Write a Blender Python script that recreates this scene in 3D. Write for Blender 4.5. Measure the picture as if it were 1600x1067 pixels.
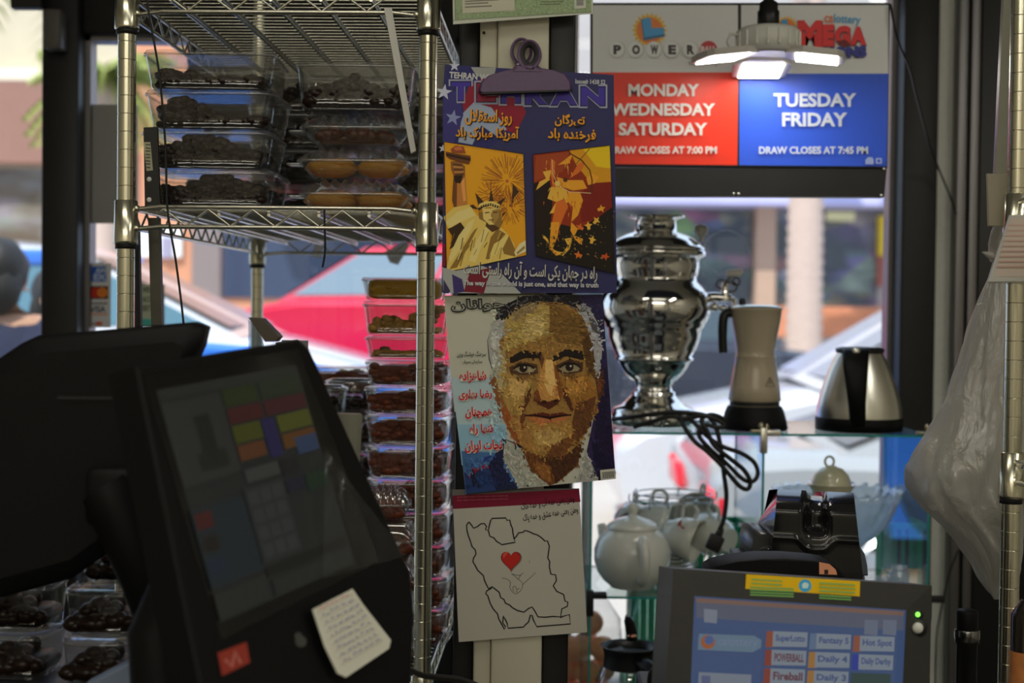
import bpy, bmesh, math, random, unicodedata
from mathutils import Vector as V, Matrix as MX
from mathutils.geometry import tessellate_polygon
random.seed(7)
R = math.radians
SC = bpy.context.scene
for _o in list(bpy.data.objects): bpy.data.objects.remove(_o)
COL = SC.collection

# ------------------------------------------------------------------ camera
CAMZ, PITCH, ROLL, LENS = 1.2, R(1.2), R(0.65), 50.0
F = 1600 * LENS / 36.0
CM = MX.Rotation(R(90) - PITCH, 4, 'X') @ MX.Rotation(ROLL, 4, 'Z')
CAM = V((0, 0, CAMZ))
cd = bpy.data.cameras.new('camera'); cam = bpy.data.objects.new('camera', cd); COL.objects.link(cam)
cam.matrix_world = MX.Translation(CAM) @ CM
cd.lens = LENS; cd.sensor_width = 36; cd.clip_start = .05; cd.clip_end = 300
cd.dof.use_dof = True; cd.dof.focus_distance = 1.92; cd.dof.aperture_fstop = 4.3; cd.dof.aperture_blades = 0
SC.camera = cam
# ------------------------------------------------------------------ light
SC.view_settings.view_transform = 'Standard'; SC.view_settings.look = 'None'
SC.view_settings.exposure = 0.0; SC.view_settings.gamma = 1.0
SC.cycles.transparent_max_bounces = 48; SC.cycles.max_bounces = 9
SC.cycles.sample_clamp_indirect = 4.0; SC.cycles.blur_glossy = 0.6
wd = bpy.data.worlds.new('sky'); SC.world = wd; wd.use_nodes = True
bg = wd.node_tree.nodes['Background']; bg.inputs[0].default_value = (.62, .76, 1, 1); bg.inputs[1].default_value = 1.7
sl = bpy.data.lights.new('sun', 'SUN'); sl.energy = 6.2; sl.angle = R(.6); sl.color = (1, .94, .84)
so = bpy.data.objects.new('sun', sl); COL.objects.link(so); so.rotation_euler = (R(35), 0, R(-28))
def area(name, loc, size, power, col, rot=(0, 0, 0)):
    l = bpy.data.lights.new(name, 'AREA'); l.shape = 'RECTANGLE'; l.size, l.size_y = size; l.energy = power; l.color = col
    o = bpy.data.objects.new(name, l); COL.objects.link(o); o.location = loc; o.rotation_euler = rot; return o
area('store_and_fill_light', (.45, .55, 2.62), (1.2, .3), 2.4, (1, .97, .84))
area('store_and_fill_light', (-.55, .9, 2.62), (.9, .3), 5, (1, .95, .8))  # ceiling lamp placed where it brightens the boxes on the rack
area('store_and_fill_light', (.2, -.9, 2.62), (1.2, .3), 3, (1, .97, .86))
area('store_and_fill_light', (1.75, .7, 2.62), (.3, 1.2), 11, (1, .97, .86))  # added fill, brightens the right wall that the samovar reflects
area('store_and_fill_light', (0, -2.0, 2.62), (3.2, .3), 47, (1, .96, .84))  # added fill on the back wall, for chrome and steel to reflect

# ------------------------------------------------------------------ measuring
def ray(px, py):
    return CM.to_3x3() @ V(((px - 800) / F, (533.5 - py) / F, -1))
def P(px, py, Y):
    d = ray(px, py); return CAM + d * (Y / d.y)
def onplane(p0, n):
    def f(px, py, k=0.0):
        d = ray(px, py); q = p0 + n * k
        return CAM + d * ((q - CAM).dot(n) / d.dot(n))
    return f
def S(Y): return Y / F

# ------------------------------------------------------------------ materials
def lin(c):
    return tuple((x / 12.92 if x <= .04045 else ((x + .055) / 1.055) ** 2.4) for x in (v / 255. for v in c))
MATS = {}
def mat(name, col=(.5, .5, .5), rough=.5, metal=0., spec=.5, noise=0., nscale=40., bump=0., emit=0., ecol=None, trans=0., coat=0., stretch=None):
    if name in MATS: return MATS[name]
    m = bpy.data.materials.new(name); m.use_nodes = True; nt = m.node_tree; b = nt.nodes['Principled BSDF']
    b.inputs['Base Color'].default_value = (*col, 1); b.inputs['Roughness'].default_value = rough
    b.inputs['Metallic'].default_value = metal; b.inputs['Specular IOR Level'].default_value = spec
    b.inputs['Coat Weight'].default_value = coat
    if trans: b.inputs['Transmission Weight'].default_value = trans
    if emit: b.inputs['Emission Color'].default_value = (*(ecol or col), 1); b.inputs['Emission Strength'].default_value = emit
    if noise or bump:
        tc = nt.nodes.new('ShaderNodeTexCoord'); nz = nt.nodes.new('ShaderNodeTexNoise'); nz.inputs['Scale'].default_value = nscale; nz.inputs['Detail'].default_value = 5
        src = tc.outputs['Object']
        if stretch:
            mp = nt.nodes.new('ShaderNodeMapping'); mp.inputs['Scale'].default_value = stretch; nt.links.new(src, mp.inputs[0]); src = mp.outputs[0]
        nt.links.new(src, nz.inputs['Vector'])
        if noise:
            mx = nt.nodes.new('ShaderNodeMix'); mx.data_type = 'RGBA'
            mx.inputs[6].default_value = (*[c * (1 - noise) for c in col], 1); mx.inputs[7].default_value = (*[min(1, c * (1 + noise)) for c in col], 1)
            nt.links.new(nz.outputs['Fac'], mx.inputs[0]); nt.links.new(mx.outputs[2], b.inputs['Base Color'])
        if bump:
            bp = nt.nodes.new('ShaderNodeBump'); bp.inputs['Strength'].default_value = bump; bp.inputs['Distance'].default_value = .003
            nt.links.new(nz.outputs['Fac'], bp.inputs['Height']); nt.links.new(bp.outputs[0], b.inputs['Normal'])
    MATS[name] = m; return m
def clear(name, tint=(1, 1, 1), base=.05, fr=1.45, rough=.05, haze=0., hcol=(.8, .8, .8), bump=0.):
    """thin clear sheet: see-through with a gloss that grows towards grazing"""
    if name in MATS: return MATS[name]
    m = bpy.data.materials.new(name); m.use_nodes = True; nt = m.node_tree; N = nt.nodes.new; L = nt.links.new
    nt.nodes.remove(nt.nodes['Principled BSDF']); out = nt.nodes['Material Output']
    t = N('ShaderNodeBsdfTransparent'); t.inputs[0].default_value = (*tint, 1)
    g = N('ShaderNodeBsdfGlossy'); g.inputs[0].default_value = (.95, .95, .95, 1); g.inputs['Roughness'].default_value = rough
    f = N('ShaderNodeFresnel'); ge = N('ShaderNodeNewGeometry'); mr = N('ShaderNodeMapRange'); mr.inputs['To Min'].default_value = fr; mr.inputs['To Max'].default_value = 1 / fr; L(ge.outputs['Backfacing'], mr.inputs['Value']); L(mr.outputs[0], f.inputs[0])   # thin sheet: the same gloss from both sides
    ad = N('ShaderNodeMath'); ad.operation = 'ADD'; ad.use_clamp = True; ad.inputs[1].default_value = base; L(f.outputs[0], ad.inputs[0])
    mx = N('ShaderNodeMixShader'); L(ad.outputs[0], mx.inputs[0]); L(t.outputs[0], mx.inputs[1]); L(g.outputs[0], mx.inputs[2]); last = mx
    if bump:
        nz = N('ShaderNodeTexNoise'); nz.inputs['Scale'].default_value = 60; tc = N('ShaderNodeTexCoord'); L(tc.outputs['Object'], nz.inputs['Vector'])
        bp = N('ShaderNodeBump'); bp.inputs['Strength'].default_value = bump; bp.inputs['Distance'].default_value = .004; L(nz.outputs['Fac'], bp.inputs['Height'])
        L(bp.outputs[0], g.inputs['Normal']); L(bp.outputs[0], f.inputs['Normal'])
    if haze:
        d = N('ShaderNodeBsdfDiffuse'); d.inputs[0].default_value = (*hcol, 1); tr = N('ShaderNodeBsdfTranslucent'); tr.inputs[0].default_value = (*hcol, 1)
        m2 = N('ShaderNodeMixShader'); m2.inputs[0].default_value = .5; L(d.outputs[0], m2.inputs[1]); L(tr.outputs[0], m2.inputs[2])
        m3 = N('ShaderNodeMixShader'); m3.inputs[0].default_value = haze; L(mx.outputs[0], m3.inputs[1]); L(m2.outputs[0], m3.inputs[2]); last = m3
    L(last.outputs[0], out.inputs[0]); MATS[name] = m; return m
def printed(name, rough=.4, spec=.4, emit=0., coat=0.):
    """ink on paper / pixels on a screen: colour comes from the print itself"""
    if name in MATS: return MATS[name]
    m = bpy.data.materials.new(name); m.use_nodes = True; nt = m.node_tree; b = nt.nodes['Principled BSDF']
    a = nt.nodes.new('ShaderNodeAttribute'); a.attribute_name = 'ink'
    b.inputs['Roughness'].default_value = rough; b.inputs['Specular IOR Level'].default_value = spec; b.inputs['Coat Weight'].default_value = coat
    if emit:
        b.inputs['Base Color'].default_value = (.01, .01, .01, 1); nt.links.new(a.outputs['Color'], b.inputs['Emission Color']); b.inputs['Emission Strength'].default_value = emit
    else: nt.links.new(a.outputs['Color'], b.inputs['Base Color'])
    MATS[name] = m; return m

# ------------------------------------------------------------------ objects
WM = {}
def tag(o, label=None, cat=None, group=None, kind=None):
    if label: o['label'] = label
    if cat: o['category'] = cat
    if group: o['group'] = group
    if kind: o['kind'] = kind
    return o
def thing(name, label, cat, loc=(0, 0, 0), rot=None, group=None, mw=None, kind=None):
    o = bpy.data.objects.new(name, None); o.empty_display_size = .05; COL.objects.link(o)
    M = mw if mw is not None else MX.Translation(V(loc)) @ (rot or MX.Identity(4))
    o.matrix_world = M; WM[o] = M.copy(); return tag(o, label, cat, group, kind)
def dup(root, loc, rz=None, label=None, group=None, rename=None):
    def cp(o, par):
        c = o.copy(); COL.objects.link(c)
        if par is not None: c.parent = par
        for ch in kids.get(o, ()): cp(ch, c)
        return c
    c = cp(root, None); c.location = loc
    if rz is not None: c.rotation_euler = (0, 0, rz) if not isinstance(rz, tuple) else rz
    if label: c['label'] = label
    if group: c['group'] = group
    if rename: c.name = rename
    return c
kids = {}
class MB:
    def __init__(s): s.v = []; s.f = []; s.m = []; s.sm = []; s.col = []
    def add(s, vs, fs, mi=0, smooth=False, M=None, col=None):
        b = len(s.v)
        s.v += [tuple(M @ V(p)) if M is not None else tuple(p) for p in vs]
        for f in fs: s.f.append(tuple(b + i for i in f)); s.m.append(mi); s.sm.append(smooth); s.col.append(col)
        return s
    def box(s, c, d, mi=0, M=None, bev=0., seg=2):
        c = V(c); hx, hy, hz = d[0] / 2, d[1] / 2, d[2] / 2
        vs = [c + V((x * hx, y * hy, z * hz)) for x in (-1, 1) for y in (-1, 1) for z in (-1, 1)]
        fs = [(0, 1, 3, 2), (4, 6, 7, 5), (0, 4, 5, 1), (2, 3, 7, 6), (0, 2, 6, 4), (1, 5, 7, 3)]
        if bev <= 0: return s.add(vs, fs, mi, False, M)
        bm = bmesh.new(); bv = [bm.verts.new(p) for p in vs]
        for f in fs: bm.faces.new([bv[i] for i in f])
        bmesh.ops.bevel(bm, geom=bm.edges[:], offset=min(bev, .49 * min(d)), segments=seg, affect='EDGES', profile=.5)
        bm.verts.ensure_lookup_table(); bm.verts.index_update()
        r = s.add([p.co.copy() for p in bm.verts], [[q.index for q in f.verts] for f in bm.faces], mi, True, M); bm.free(); return r
    def loft(s, rings, mi=0, cap=(True, True), closed=True, smooth=True, M=None):
        n = len(rings[0]); vs = [p for r in rings for p in r]; fs = []
        for i in range(len(rings) - 1):
            for j in range(n if closed else n - 1):
                k = (j + 1) % n; fs.append((i * n + j, i * n + k, (i + 1) * n + k, (i + 1) * n + j))
        s.add(vs, fs, mi, smooth, M)
        if cap[0]: s.add(list(rings[0])[::-1], [tuple(range(n))], mi, False, M)
        if cap[1]: s.add(rings[-1], [tuple(range(n))], mi, False, M)
        return s
    def lathe(s, prof, c, n=40, mi=0, M=None, cap=(True, True), smooth=True):
        c = V(c); rings = [[c + V((r * math.cos(2 * math.pi * j / n), r * math.sin(2 * math.pi * j / n), z)) for j in range(n)] for r, z in prof]
        return s.loft(rings, mi, cap, True, smooth, M)
    def tube(s, path, r, n=8, mi=0, cap=True, M=None, closed=False):
        path = [V(p) for p in path]; rr = r if isinstance(r, (list, tuple)) else [r] * len(path); rings = []; prev = None; m = len(path)
        for i, p in enumerate(path):
            if closed: t = path[(i + 1) % m] - path[i - 1]
            else: t = path[min(i + 1, m - 1)] - path[max(i - 1, 0)]
            t = t.normalized() if t.length > 1e-9 else V((0, 0, 1))
            if prev is None:
                a = V((0, 0, 1)) if abs(t.z) < .9 else V((1, 0, 0)); x = t.cross(a).normalized()
            else: x = (prev - t * prev.dot(t)); x = x.normalized() if x.length > 1e-6 else t.orthogonal().normalized()
            prev = x; y = t.cross(x)
            rings.append([p + (x * math.cos(2 * math.pi * j / n) + y * math.sin(2 * math.pi * j / n)) * rr[i] for j in range(n)])
        if closed: rings.append(rings[0])
        return s.loft(rings, mi, (cap and not closed, cap and not closed), True, True, M)
    def blob(s, c, rad, n=10, mi=0, M=None, jit=0., rot=None):
        c = V(c); rad = rad if hasattr(rad, '__len__') else (rad,) * 3; rings = []
        for i in range(1, n):
            a = math.pi * i / n; rings.append([(math.sin(a) * math.cos(2 * math.pi * j / (n + 2)), math.sin(a) * math.sin(2 * math.pi * j / (n + 2)), math.cos(a)) for j in range(n + 2)])
        rings = [[(0, 0, 1)] * (n + 2)] + rings + [[(0, 0, -1)] * (n + 2)]; out = []
        for r in rings:
            q = []
            for p in r:
                k = 1 + (jit * math.sin(p[0] * 5 + c.x * 99) * math.cos(p[1] * 6 + p[2] * 4 + c.y * 77) if jit else 0)
                w = V((p[0] * rad[0] * k, p[1] * rad[1] * k, p[2] * rad[2] * k)); q.append(c + (rot @ w if rot else w))
            out.append(q)
        return s.loft(out, mi, (False, False), True, True, M)
    def build(s, name, mats, parent=None, loc=None, modif=None):
        mats = mats if isinstance(mats, (list, tuple)) else [mats]
        me = bpy.data.meshes.new(name); o = bpy.data.objects.new(name, me); COL.objects.link(o)
        if parent is not None:
            W = WM[parent]; WM[o] = W; o.parent = parent; kids.setdefault(parent, []).append(o)
        else:
            if loc is None:
                xs, ys, zs = zip(*s.v); loc = ((min(xs) + max(xs)) / 2, (min(ys) + max(ys)) / 2, min(zs))
            W = MX.Translation(V(loc)); o.location = loc; WM[o] = W
        Wi = W.inverted(); me.from_pydata([tuple(Wi @ V(p)) for p in s.v], [], s.f)
        for m in mats: me.materials.append(m)
        me.polygons.foreach_set('material_index', s.m); me.polygons.foreach_set('use_smooth', s.sm)
        if any(c is not None for c in s.col):
            at = me.color_attributes.new('ink', 'FLOAT_COLOR', 'CORNER'); buf = []
            for f, c in zip(s.f, s.col): buf += list((*(c or (.5, .5, .5)), 1.)) * len(f)
            at.data.foreach_set('color', buf)
        me.validate(); me.update()
        if modif: modif(o)
        return o
def rrect(w, d, r, z=0., n=4, c=(0, 0)):
    pts = []
    for k, (sx, sy) in enumerate(((1, 1), (-1, 1), (-1, -1), (1, -1))):
        for i in range(n + 1):
            a = math.pi / 2 * (k + i / n); pts.append(V((c[0] + sx * (w / 2 - r) + r * math.cos(a), c[1] + sy * (d / 2 - r) + r * math.sin(a), z)))
    return pts
def catmull(pts, n=8):
    pts = [V(p) for p in pts]; out = []
    for i in range(len(pts) - 1):
        a, b, c, d = pts[max(i - 1, 0)], pts[i], pts[i + 1], pts[min(i + 2, len(pts) - 1)]
        for k in range(n):
            t = k / n; out.append(.5 * ((2 * b) + (c - a) * t + (2 * a - 5 * b + 4 * c - d) * t * t + (3 * b - a - 3 * c + d) * t ** 3))
    return out + [pts[-1]]
def struct(o): o['kind'] = 'structure'; return o

# ------------------------------------------------------------------ printing: lettering and flat artwork measured on its sheet
AR = {}
for _cp in list(range(0xFB50, 0xFBFF)) + list(range(0xFE70, 0xFEFD)):
    _d = unicodedata.decomposition(chr(_cp)).split()
    if len(_d) >= 2 and _d[0] in ('<isolated>', '<initial>', '<medial>', '<final>'):
        AR.setdefault(tuple(int(x, 16) for x in _d[1:]), {})[_d[0][1:-1]] = chr(_cp)
def shape(t):
    def joins(ch, k): return k in AR.get((ord(ch),), {})
    toks = []; i = 0
    while i < len(t):
        if t[i] == 'ل' and i + 1 < len(t) and t[i + 1] in 'اآأ': toks.append(t[i:i + 2]); i += 2
        else: toks.append(t[i]); i += 1
    out = []
    for i, k in enumerate(toks):
        fm = AR.get(tuple(ord(c) for c in k), {})
        pv = i > 0 and joins(toks[i - 1][-1], 'initial') and len(toks[i - 1]) == 1 and 'final' in fm
        nx = i + 1 < len(toks) and 'initial' in fm and joins(toks[i + 1][0], 'final')
        out.append(fm.get('medial' if pv and nx else 'final' if pv else 'initial' if nx else 'isolated', k))
    return ''.join(reversed(out))
TXT = {}
def glyphs(t, bold=0., space=1.):
    key = (t, bold, space)
    if key not in TXT:
        c = bpy.data.curves.new('t', 'FONT'); c.body = t; c.resolution_u = 3; c.offset = bold; c.space_character = space
        o = bpy.data.objects.new('t', c); COL.objects.link(o); bpy.context.view_layer.update()
        ev = o.evaluated_get(bpy.context.evaluated_depsgraph_get()); m = ev.to_mesh()
        vs = [(v.co.x, v.co.y) for v in m.vertices]; fs = [tuple(p.vertices) for p in m.polygons]
        ev.to_mesh_clear(); bpy.data.objects.remove(o); bpy.data.curves.remove(c); TXT[key] = (vs, fs)
    return TXT[key]
class Art(MB):
    """mf(px,py,k): where on the sheet a measured point lies, k metres proud of it"""
    def __init__(s, mf, gain=3.0, eps=.00012, crop=None):
        super().__init__(); s.mf = mf; s.gain = gain; s.eps = eps; s.k = 0; s.crop = crop
    def ink(s, c):
        q = [x * s.gain for x in lin(c)]; k = min(1, .9 / max(q + [1e-6])); return tuple(x * k for x in q)
    def xy(s, p):
        if s.crop: return s.crop[0] + p[0] * s.crop[2], s.crop[1] + p[1] * s.crop[2]
        return p
    def pt(s, p): return s.mf(*s.xy(p), s.k * s.eps)
    def poly(s, pts, c, up=1, jit=0):
        s.k += up; tri = tessellate_polygon([[V((p[0], p[1], 0)) for p in pts]])
        w = [s.pt(p) for p in pts]; cc = s.ink(c); fs = []
        for t in tri:
            a, b, d = (V(pts[i]) for i in t)
            cr = (b.x - a.x) * (d.y - a.y) - (b.y - a.y) * (d.x - a.x)
            fs.append(tuple(t) if cr < 0 else tuple(reversed(t)))
        s.add(w, fs, 0, False, None, cc)
    def rect(s, x0, y0, x1, y1, c, up=1): s.poly([(x0, y0), (x1, y0), (x1, y1), (x0, y1)], c, up)
    def disc(s, x, y, r, c, ry=None, n=24, up=1): s.poly([(x + r * math.cos(2 * math.pi * i / n), y + (ry or r) * math.sin(2 * math.pi * i / n)) for i in range(n)], c, up)
    def line(s, pts, w, c, up=1, close=False, taper=False):
        if close: pts = list(pts) + [pts[0], pts[1]]
        s.k += up; cc = s.ink(c); L = []; Rr = []; m = len(pts)
        for i, p in enumerate(pts):
            a, b = pts[max(i - 1, 0)], pts[min(i + 1, m - 1)]; dx, dy = b[0] - a[0], b[1] - a[1]; l = math.hypot(dx, dy) or 1
            ww = w * (1 - i / (m - 1) * .9) if taper else w
            L.append((p[0] - dy / l * ww / 2, p[1] + dx / l * ww / 2)); Rr.append((p[0] + dy / l * ww / 2, p[1] - dx / l * ww / 2))
        vs = [s.pt(p) for p in L + Rr]; s.add(vs, [(i, i + 1, m + i + 1, m + i) for i in range(m - 1)], 0, False, None, cc)
    def text(s, t, x0, y0, x1, y1, c, bold=0., rot=0., up=1, out=None, ow=.03, space=1.):
        """lettering filling the box; rot in degrees about its centre"""
        if any('\u0600' <= ch <= '\u06ff' for ch in t): t = shape(t)
        vs, fs = glyphs(t, bold, space)
        if not vs: return
        ax, bx = min(v[0] for v in vs), max(v[0] for v in vs); ay, by = min(v[1] for v in vs), max(v[1] for v in vs)
        sx, sy = (x1 - x0) / max(bx - ax, 1e-6), (y1 - y0) / max(by - ay, 1e-6); cx, cy = (x0 + x1) / 2, (y0 + y1) / 2; ca, sa = math.cos(R(rot)), math.sin(R(rot))
        mx, my = (ax + bx) / 2, (ay + by) / 2
        for col, b in ([(out, bold + ow)] if out else []) + [(c, bold)]:
            vv, ff = glyphs(t, b, space); s.k += up; w = []
            for u, q in vv:
                dx, dy = (u - mx) * sx, -(q - my) * sy; w.append(s.pt((cx + dx * ca - dy * sa, cy + dx * sa + dy * ca)))
            s.add(w, ff, 0, False, None, s.ink(col))
# ------------------------------------------------------------------ palette
BLK = mat('black_metal', (.012, .012, .013), .45, 0, .4, noise=.3, nscale=30, bump=.05)
BPL = mat('black_plastic', (.006, .006, .0065), .38, 0, .45, bump=.06, nscale=300)
BPM = mat('matte_black_plastic', (.0045, .0045, .005), .55, 0, .2, bump=.08, nscale=300)
GPL = mat('grey_plastic', (.10, .10, .098), .5, noise=.1, nscale=60)
CHR = mat('brushed_chrome', (.74, .71, .56), .22, 1., noise=.12, nscale=25, stretch=(1, 1, .1))
CHW = mat('wire_chrome', (.66, .64, .54), .26, 1., noise=.1)
STL = mat('polished_steel', (.80, .79, .76), .06, 1.)
BST = mat('brushed_steel', (.86, .84, .76), .3, 1., noise=.06, nscale=60, stretch=(1, 1, 12))
ALU = mat('dull_aluminium', (.22, .21, .215), .42, 1., noise=.15, nscale=20, stretch=(1, 1, .05))
WPL = mat('white_plastic', (.72, .71, .66), .4, noise=.04)
GLZ = clear('window_glass', (.94, .96, .96), .01, 1.3, .01)
SHG = clear('shelf_glass', (.90, .96, .95), .02, 1.32, .01)
SHE = mat('glass_cut_edge', (.02, .30, .27), .2, 0, .5, noise=.25, nscale=8)
CLP = clear('clear_plastic', (.82, .82, .79), .06, 1.32, .06, haze=.03, hcol=(.55, .55, .52), bump=.25)
CLL = clear('clear_lid', (.92, .92, .90), .05, 1.10, .10, haze=.04, bump=.3)
CLB = clear('clear_ribbed_plastic', (.93, .93, .91), .13, 1.45, .05, haze=.04)
CLR = clear('clear_plastic_rim', (.72, .72, .70), .16, 1.5, .12, haze=.12, bump=.3)
RUB = mat('black_rubber', (.008, .008, .008), .55, bump=.1, nscale=150)

# ------------------------------------------------------------------ the shop shell
def sbox(name, x0, x1, y0, y1, z0, z1, m, parent=None, bev=0.):
    b = MB(); b.box(((x0 + x1) / 2, (y0 + y1) / 2, (z0 + z1) / 2), (x1 - x0, y1 - y0, z1 - z0), bev=bev); return struct(b.build(name, m, parent))
WY = 3.30
STU = mat('white_stucco', (.80, .81, .76), .85, noise=.08, nscale=80, bump=.5)
DKW = mat('beige_wall_paint', (.62, .58, .48), .8, noise=.1, nscale=12)
sbox('floor', -2.6, 2.6, -2.6, 3.5, -.1, 0, mat('dark_floor_tile', (.10, .095, .085), .5, noise=.2, nscale=4))
sbox('ceiling', -2.6, 2.6, -2.6, 3.5, 2.7, 2.8, mat('ceiling_board', (.55, .54, .5), .9, noise=.08, nscale=30))
sbox('wall_left', -2.6, -2.5, -2.5, 3.5, 0, 2.7, DKW); sbox('wall_right', 2.5, 2.6, -2.5, 3.5, 0, 2.7, DKW); sbox('wall_back', -2.6, 2.6, -2.6, -2.5, 0, 2.7, DKW)
xa = P(75, 400, WY).x; xb = P(131, 400, WY).x; xc = P(714, 400, WY).x; xd = P(892, 400, WY).x; xe = P(1408, 400, WY - .06).x; xf = P(1463, 400, WY - .06).x
sbox('wall_front', -2.5, 2.5, WY, WY + .12, 1.96, 2.7, BLK)
sbox('wall_front_pier', xf, 2.5, WY - .02, WY + .14, 0, 1.96, STU)
sbox('wall_front_sill', -2.5, xf, WY, WY + .12, 0, .30, BLK)
sbox('trim_1', xa, xb, WY - .05, WY + .10, .30, 1.96, BLK, bev=.004)           # mullion left of the rack
sbox('trim_2', xc, xd, WY - .02, WY + .12, .30, 1.96, BLK, bev=.004)           # mullion behind the timber post
sbox('trim_3', xe, xf, WY - .06, WY + .10, .30, 1.96, BLK, bev=.004)           # jamb beside the white pier
zt = P(300, 57, WY).z
sbox('trim_4', xb, xc, WY - .02, WY + .12, zt, 1.96, BLK, bev=.004)            # transom
sbox('trim_7', xd + .03, xe, 3.135, WY - .005, 0, .299, BLK)   # low ledge under the right window
def window(n, x0, x1, z0, z1):
    b = MB(); t = .012
    for c, d in (((x0 + t / 2, WY + .03, (z0 + z1) / 2), (t, .05, z1 - z0)), ((x1 - t / 2, WY + .03, (z0 + z1) / 2), (t, .05, z1 - z0)), (((x0 + x1) / 2, WY + .03, z0 + t / 2), (x1 - x0, .05, t)), (((x0 + x1) / 2, WY + .03, z1 - t / 2), (x1 - x0, .05, t))): b.box(c, d)
    w = struct(b.build('window_%d' % n, ALU))
    g = MB(); g.box(((x0 + x1) / 2, WY + .03, (z0 + z1) / 2), (x1 - x0 - 2 * t, .006, z1 - z0 - 2 * t)); g.build('pane', GLZ, w)
window(1, -2.5, xa, .30, 1.96); sbox('wall_front_low', xb, xc, WY, WY + .12, .30, .55, BLK); window(2, xb, xc, .55, zt); window(3, xd, xe, .30, 1.96)
# ------------------------------------------------------------------ the street
GZ = -.20
ASP = mat('asphalt', (.43, .40, .37), .85, noise=.12, nscale=3, bump=.2)
sbox('pavement', -14, 14, 3.5, 6.2, GZ - .1, GZ + .02, mat('pale_concrete', (.34, .32, .29), .85, noise=.1, nscale=2))
sbox('street', -60, 60, 6.2, 22.2, GZ - .1, GZ, ASP)
sbox('pavement_far', -60, 60, 22.2, 26, GZ - .1, GZ + .14, mat('far_concrete', (.55, .52, .48), .85, noise=.1, nscale=2))

def goods(name, seed, dark=.35, base=(.03, .04, .055), sat=.7, rough=.25):
    """what a shop window across the road shows: rows of coloured goods in the dark"""
    m = bpy.data.materials.new(name); m.use_nodes = True; nt = m.node_tree; b = nt.nodes['Principled BSDF']; N = nt.nodes.new; L = nt.links.new
    tc = N('ShaderNodeTexCoord'); mp = N('ShaderNodeMapping'); mp.inputs['Location'].default_value = (seed, seed * 2, 0); mp.inputs['Scale'].default_value = (1.3, 1, 2.4); L(tc.outputs['Object'], mp.inputs[0])
    v = N('ShaderNodeTexVoronoi'); v.inputs['Scale'].default_value = 1.1; L(mp.outputs[0], v.inputs['Vector'])
    hs = N('ShaderNodeHueSaturation'); hs.inputs['Saturation'].default_value = sat; hs.inputs['Value'].default_value = .35; L(v.outputs['Color'], hs.inputs['Color'])
    nz = N('ShaderNodeTexNoise'); nz.inputs['Scale'].default_value = .8; L(mp.outputs[0], nz.inputs['Vector'])
    rp = N('ShaderNodeValToRGB'); rp.color_ramp.elements[0].position = dark; rp.color_ramp.elements[1].position = dark + .25; L(nz.outputs['Fac'], rp.inputs[0])
    mx = N('ShaderNodeMix'); mx.data_type = 'RGBA'; mx.inputs[6].default_value = (*base, 1); L(rp.outputs[0], mx.inputs[0]); L(hs.outputs[0], mx.inputs[7]); L(mx.outputs[2], b.inputs['Base Color'])
    b.inputs['Roughness'].default_value = rough; return m
BY = 25.8
def bx(px): return (px - 800) / F * BY
def bz(py): return CAMZ + (487 - py) / F * BY
def block(name, label, px0, px1, ztop, wallm, parts):
    """parts: (name, material, px0, px1, py_top, py_bottom, proud)"""
    x0, x1 = bx(px0), bx(px1)
    t = thing(name, label, 'building', ((x0 + x1) / 2, BY + 3, GZ))
    b = MB(); b.box(((x0 + x1) / 2, BY + 3, (ztop + GZ) / 2), (x1 - x0, 6, ztop - GZ)); b.build('wall', wallm, t)
    for nm, m, p0, p1, q0, q1, pr in parts:
        b = MB(); b.box(((bx(p0) + bx(p1)) / 2, BY - pr / 2, (bz(q0) + bz(q1)) / 2), (bx(p1) - bx(p0), pr, bz(q0) - bz(q1))); b.build(nm, m, t)
mq = lambda n, c, r=.8: mat(n, c, r, noise=.12, nscale=2)
CRM = mq('cream_render', (.52, .45, .33)); PNK = mq('salmon_fascia', (.26, .13, .10)); BRK = mq('orange_brick', (.55, .20, .10)); GRYW = mq('grey_render', (.40, .37, .36))
LAV = mq('lavender_awning', (.46, .46, .78)); TAN = mq('tan_column', (.42, .28, .21)); YEL = mq('yellow_board', (.72, .52, .02)); WHT = mq('white_board', (.8, .8, .78)); DKB = mat('dark_shopfront', (.045, .05, .07), .3)
RDB = mq('red_brown_wall', (.30, .08, .06))
block('shop_building', 'cream building with salmon fascia over a brown shopfront, beyond the left window', -260, 196, 9.5, CRM,
      [('fascia', PNK, -260, 196, 143, 268, .5), ('ledge', mq('pale_ledge', (.80, .74, .58)), -260, 196, 122, 140, .35), ('display_window', goods('brown_goods', 3., .42, (.10, .07, .045), .25, .7), -250, 120, 275, 470, .06), ('door', TAN, 130, 190, 275, 500, .08)])
block('shop_building', 'orange brick shopfront with white framed notice, seen under the wire rack', 196, 640, 7.2, mq('orange_render', (.58, .26, .15)),
      [('notice_board', WHT, 205, 284, 362, 408, .1), ('notice', mat('lilac_paper', (.30, .28, .40), .8), 254, 270, 377, 410, .14), ('door', mq('mauve_door', (.21, .17, .17)), 300, 345, 330, 480, .08), ('display_window', mat('navy_shop_glass', (.03, .045, .09), .15), 348, 640, 330, 470, .06), ('awning', LAV, 420, 640, 290, 326, .9)])
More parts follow.
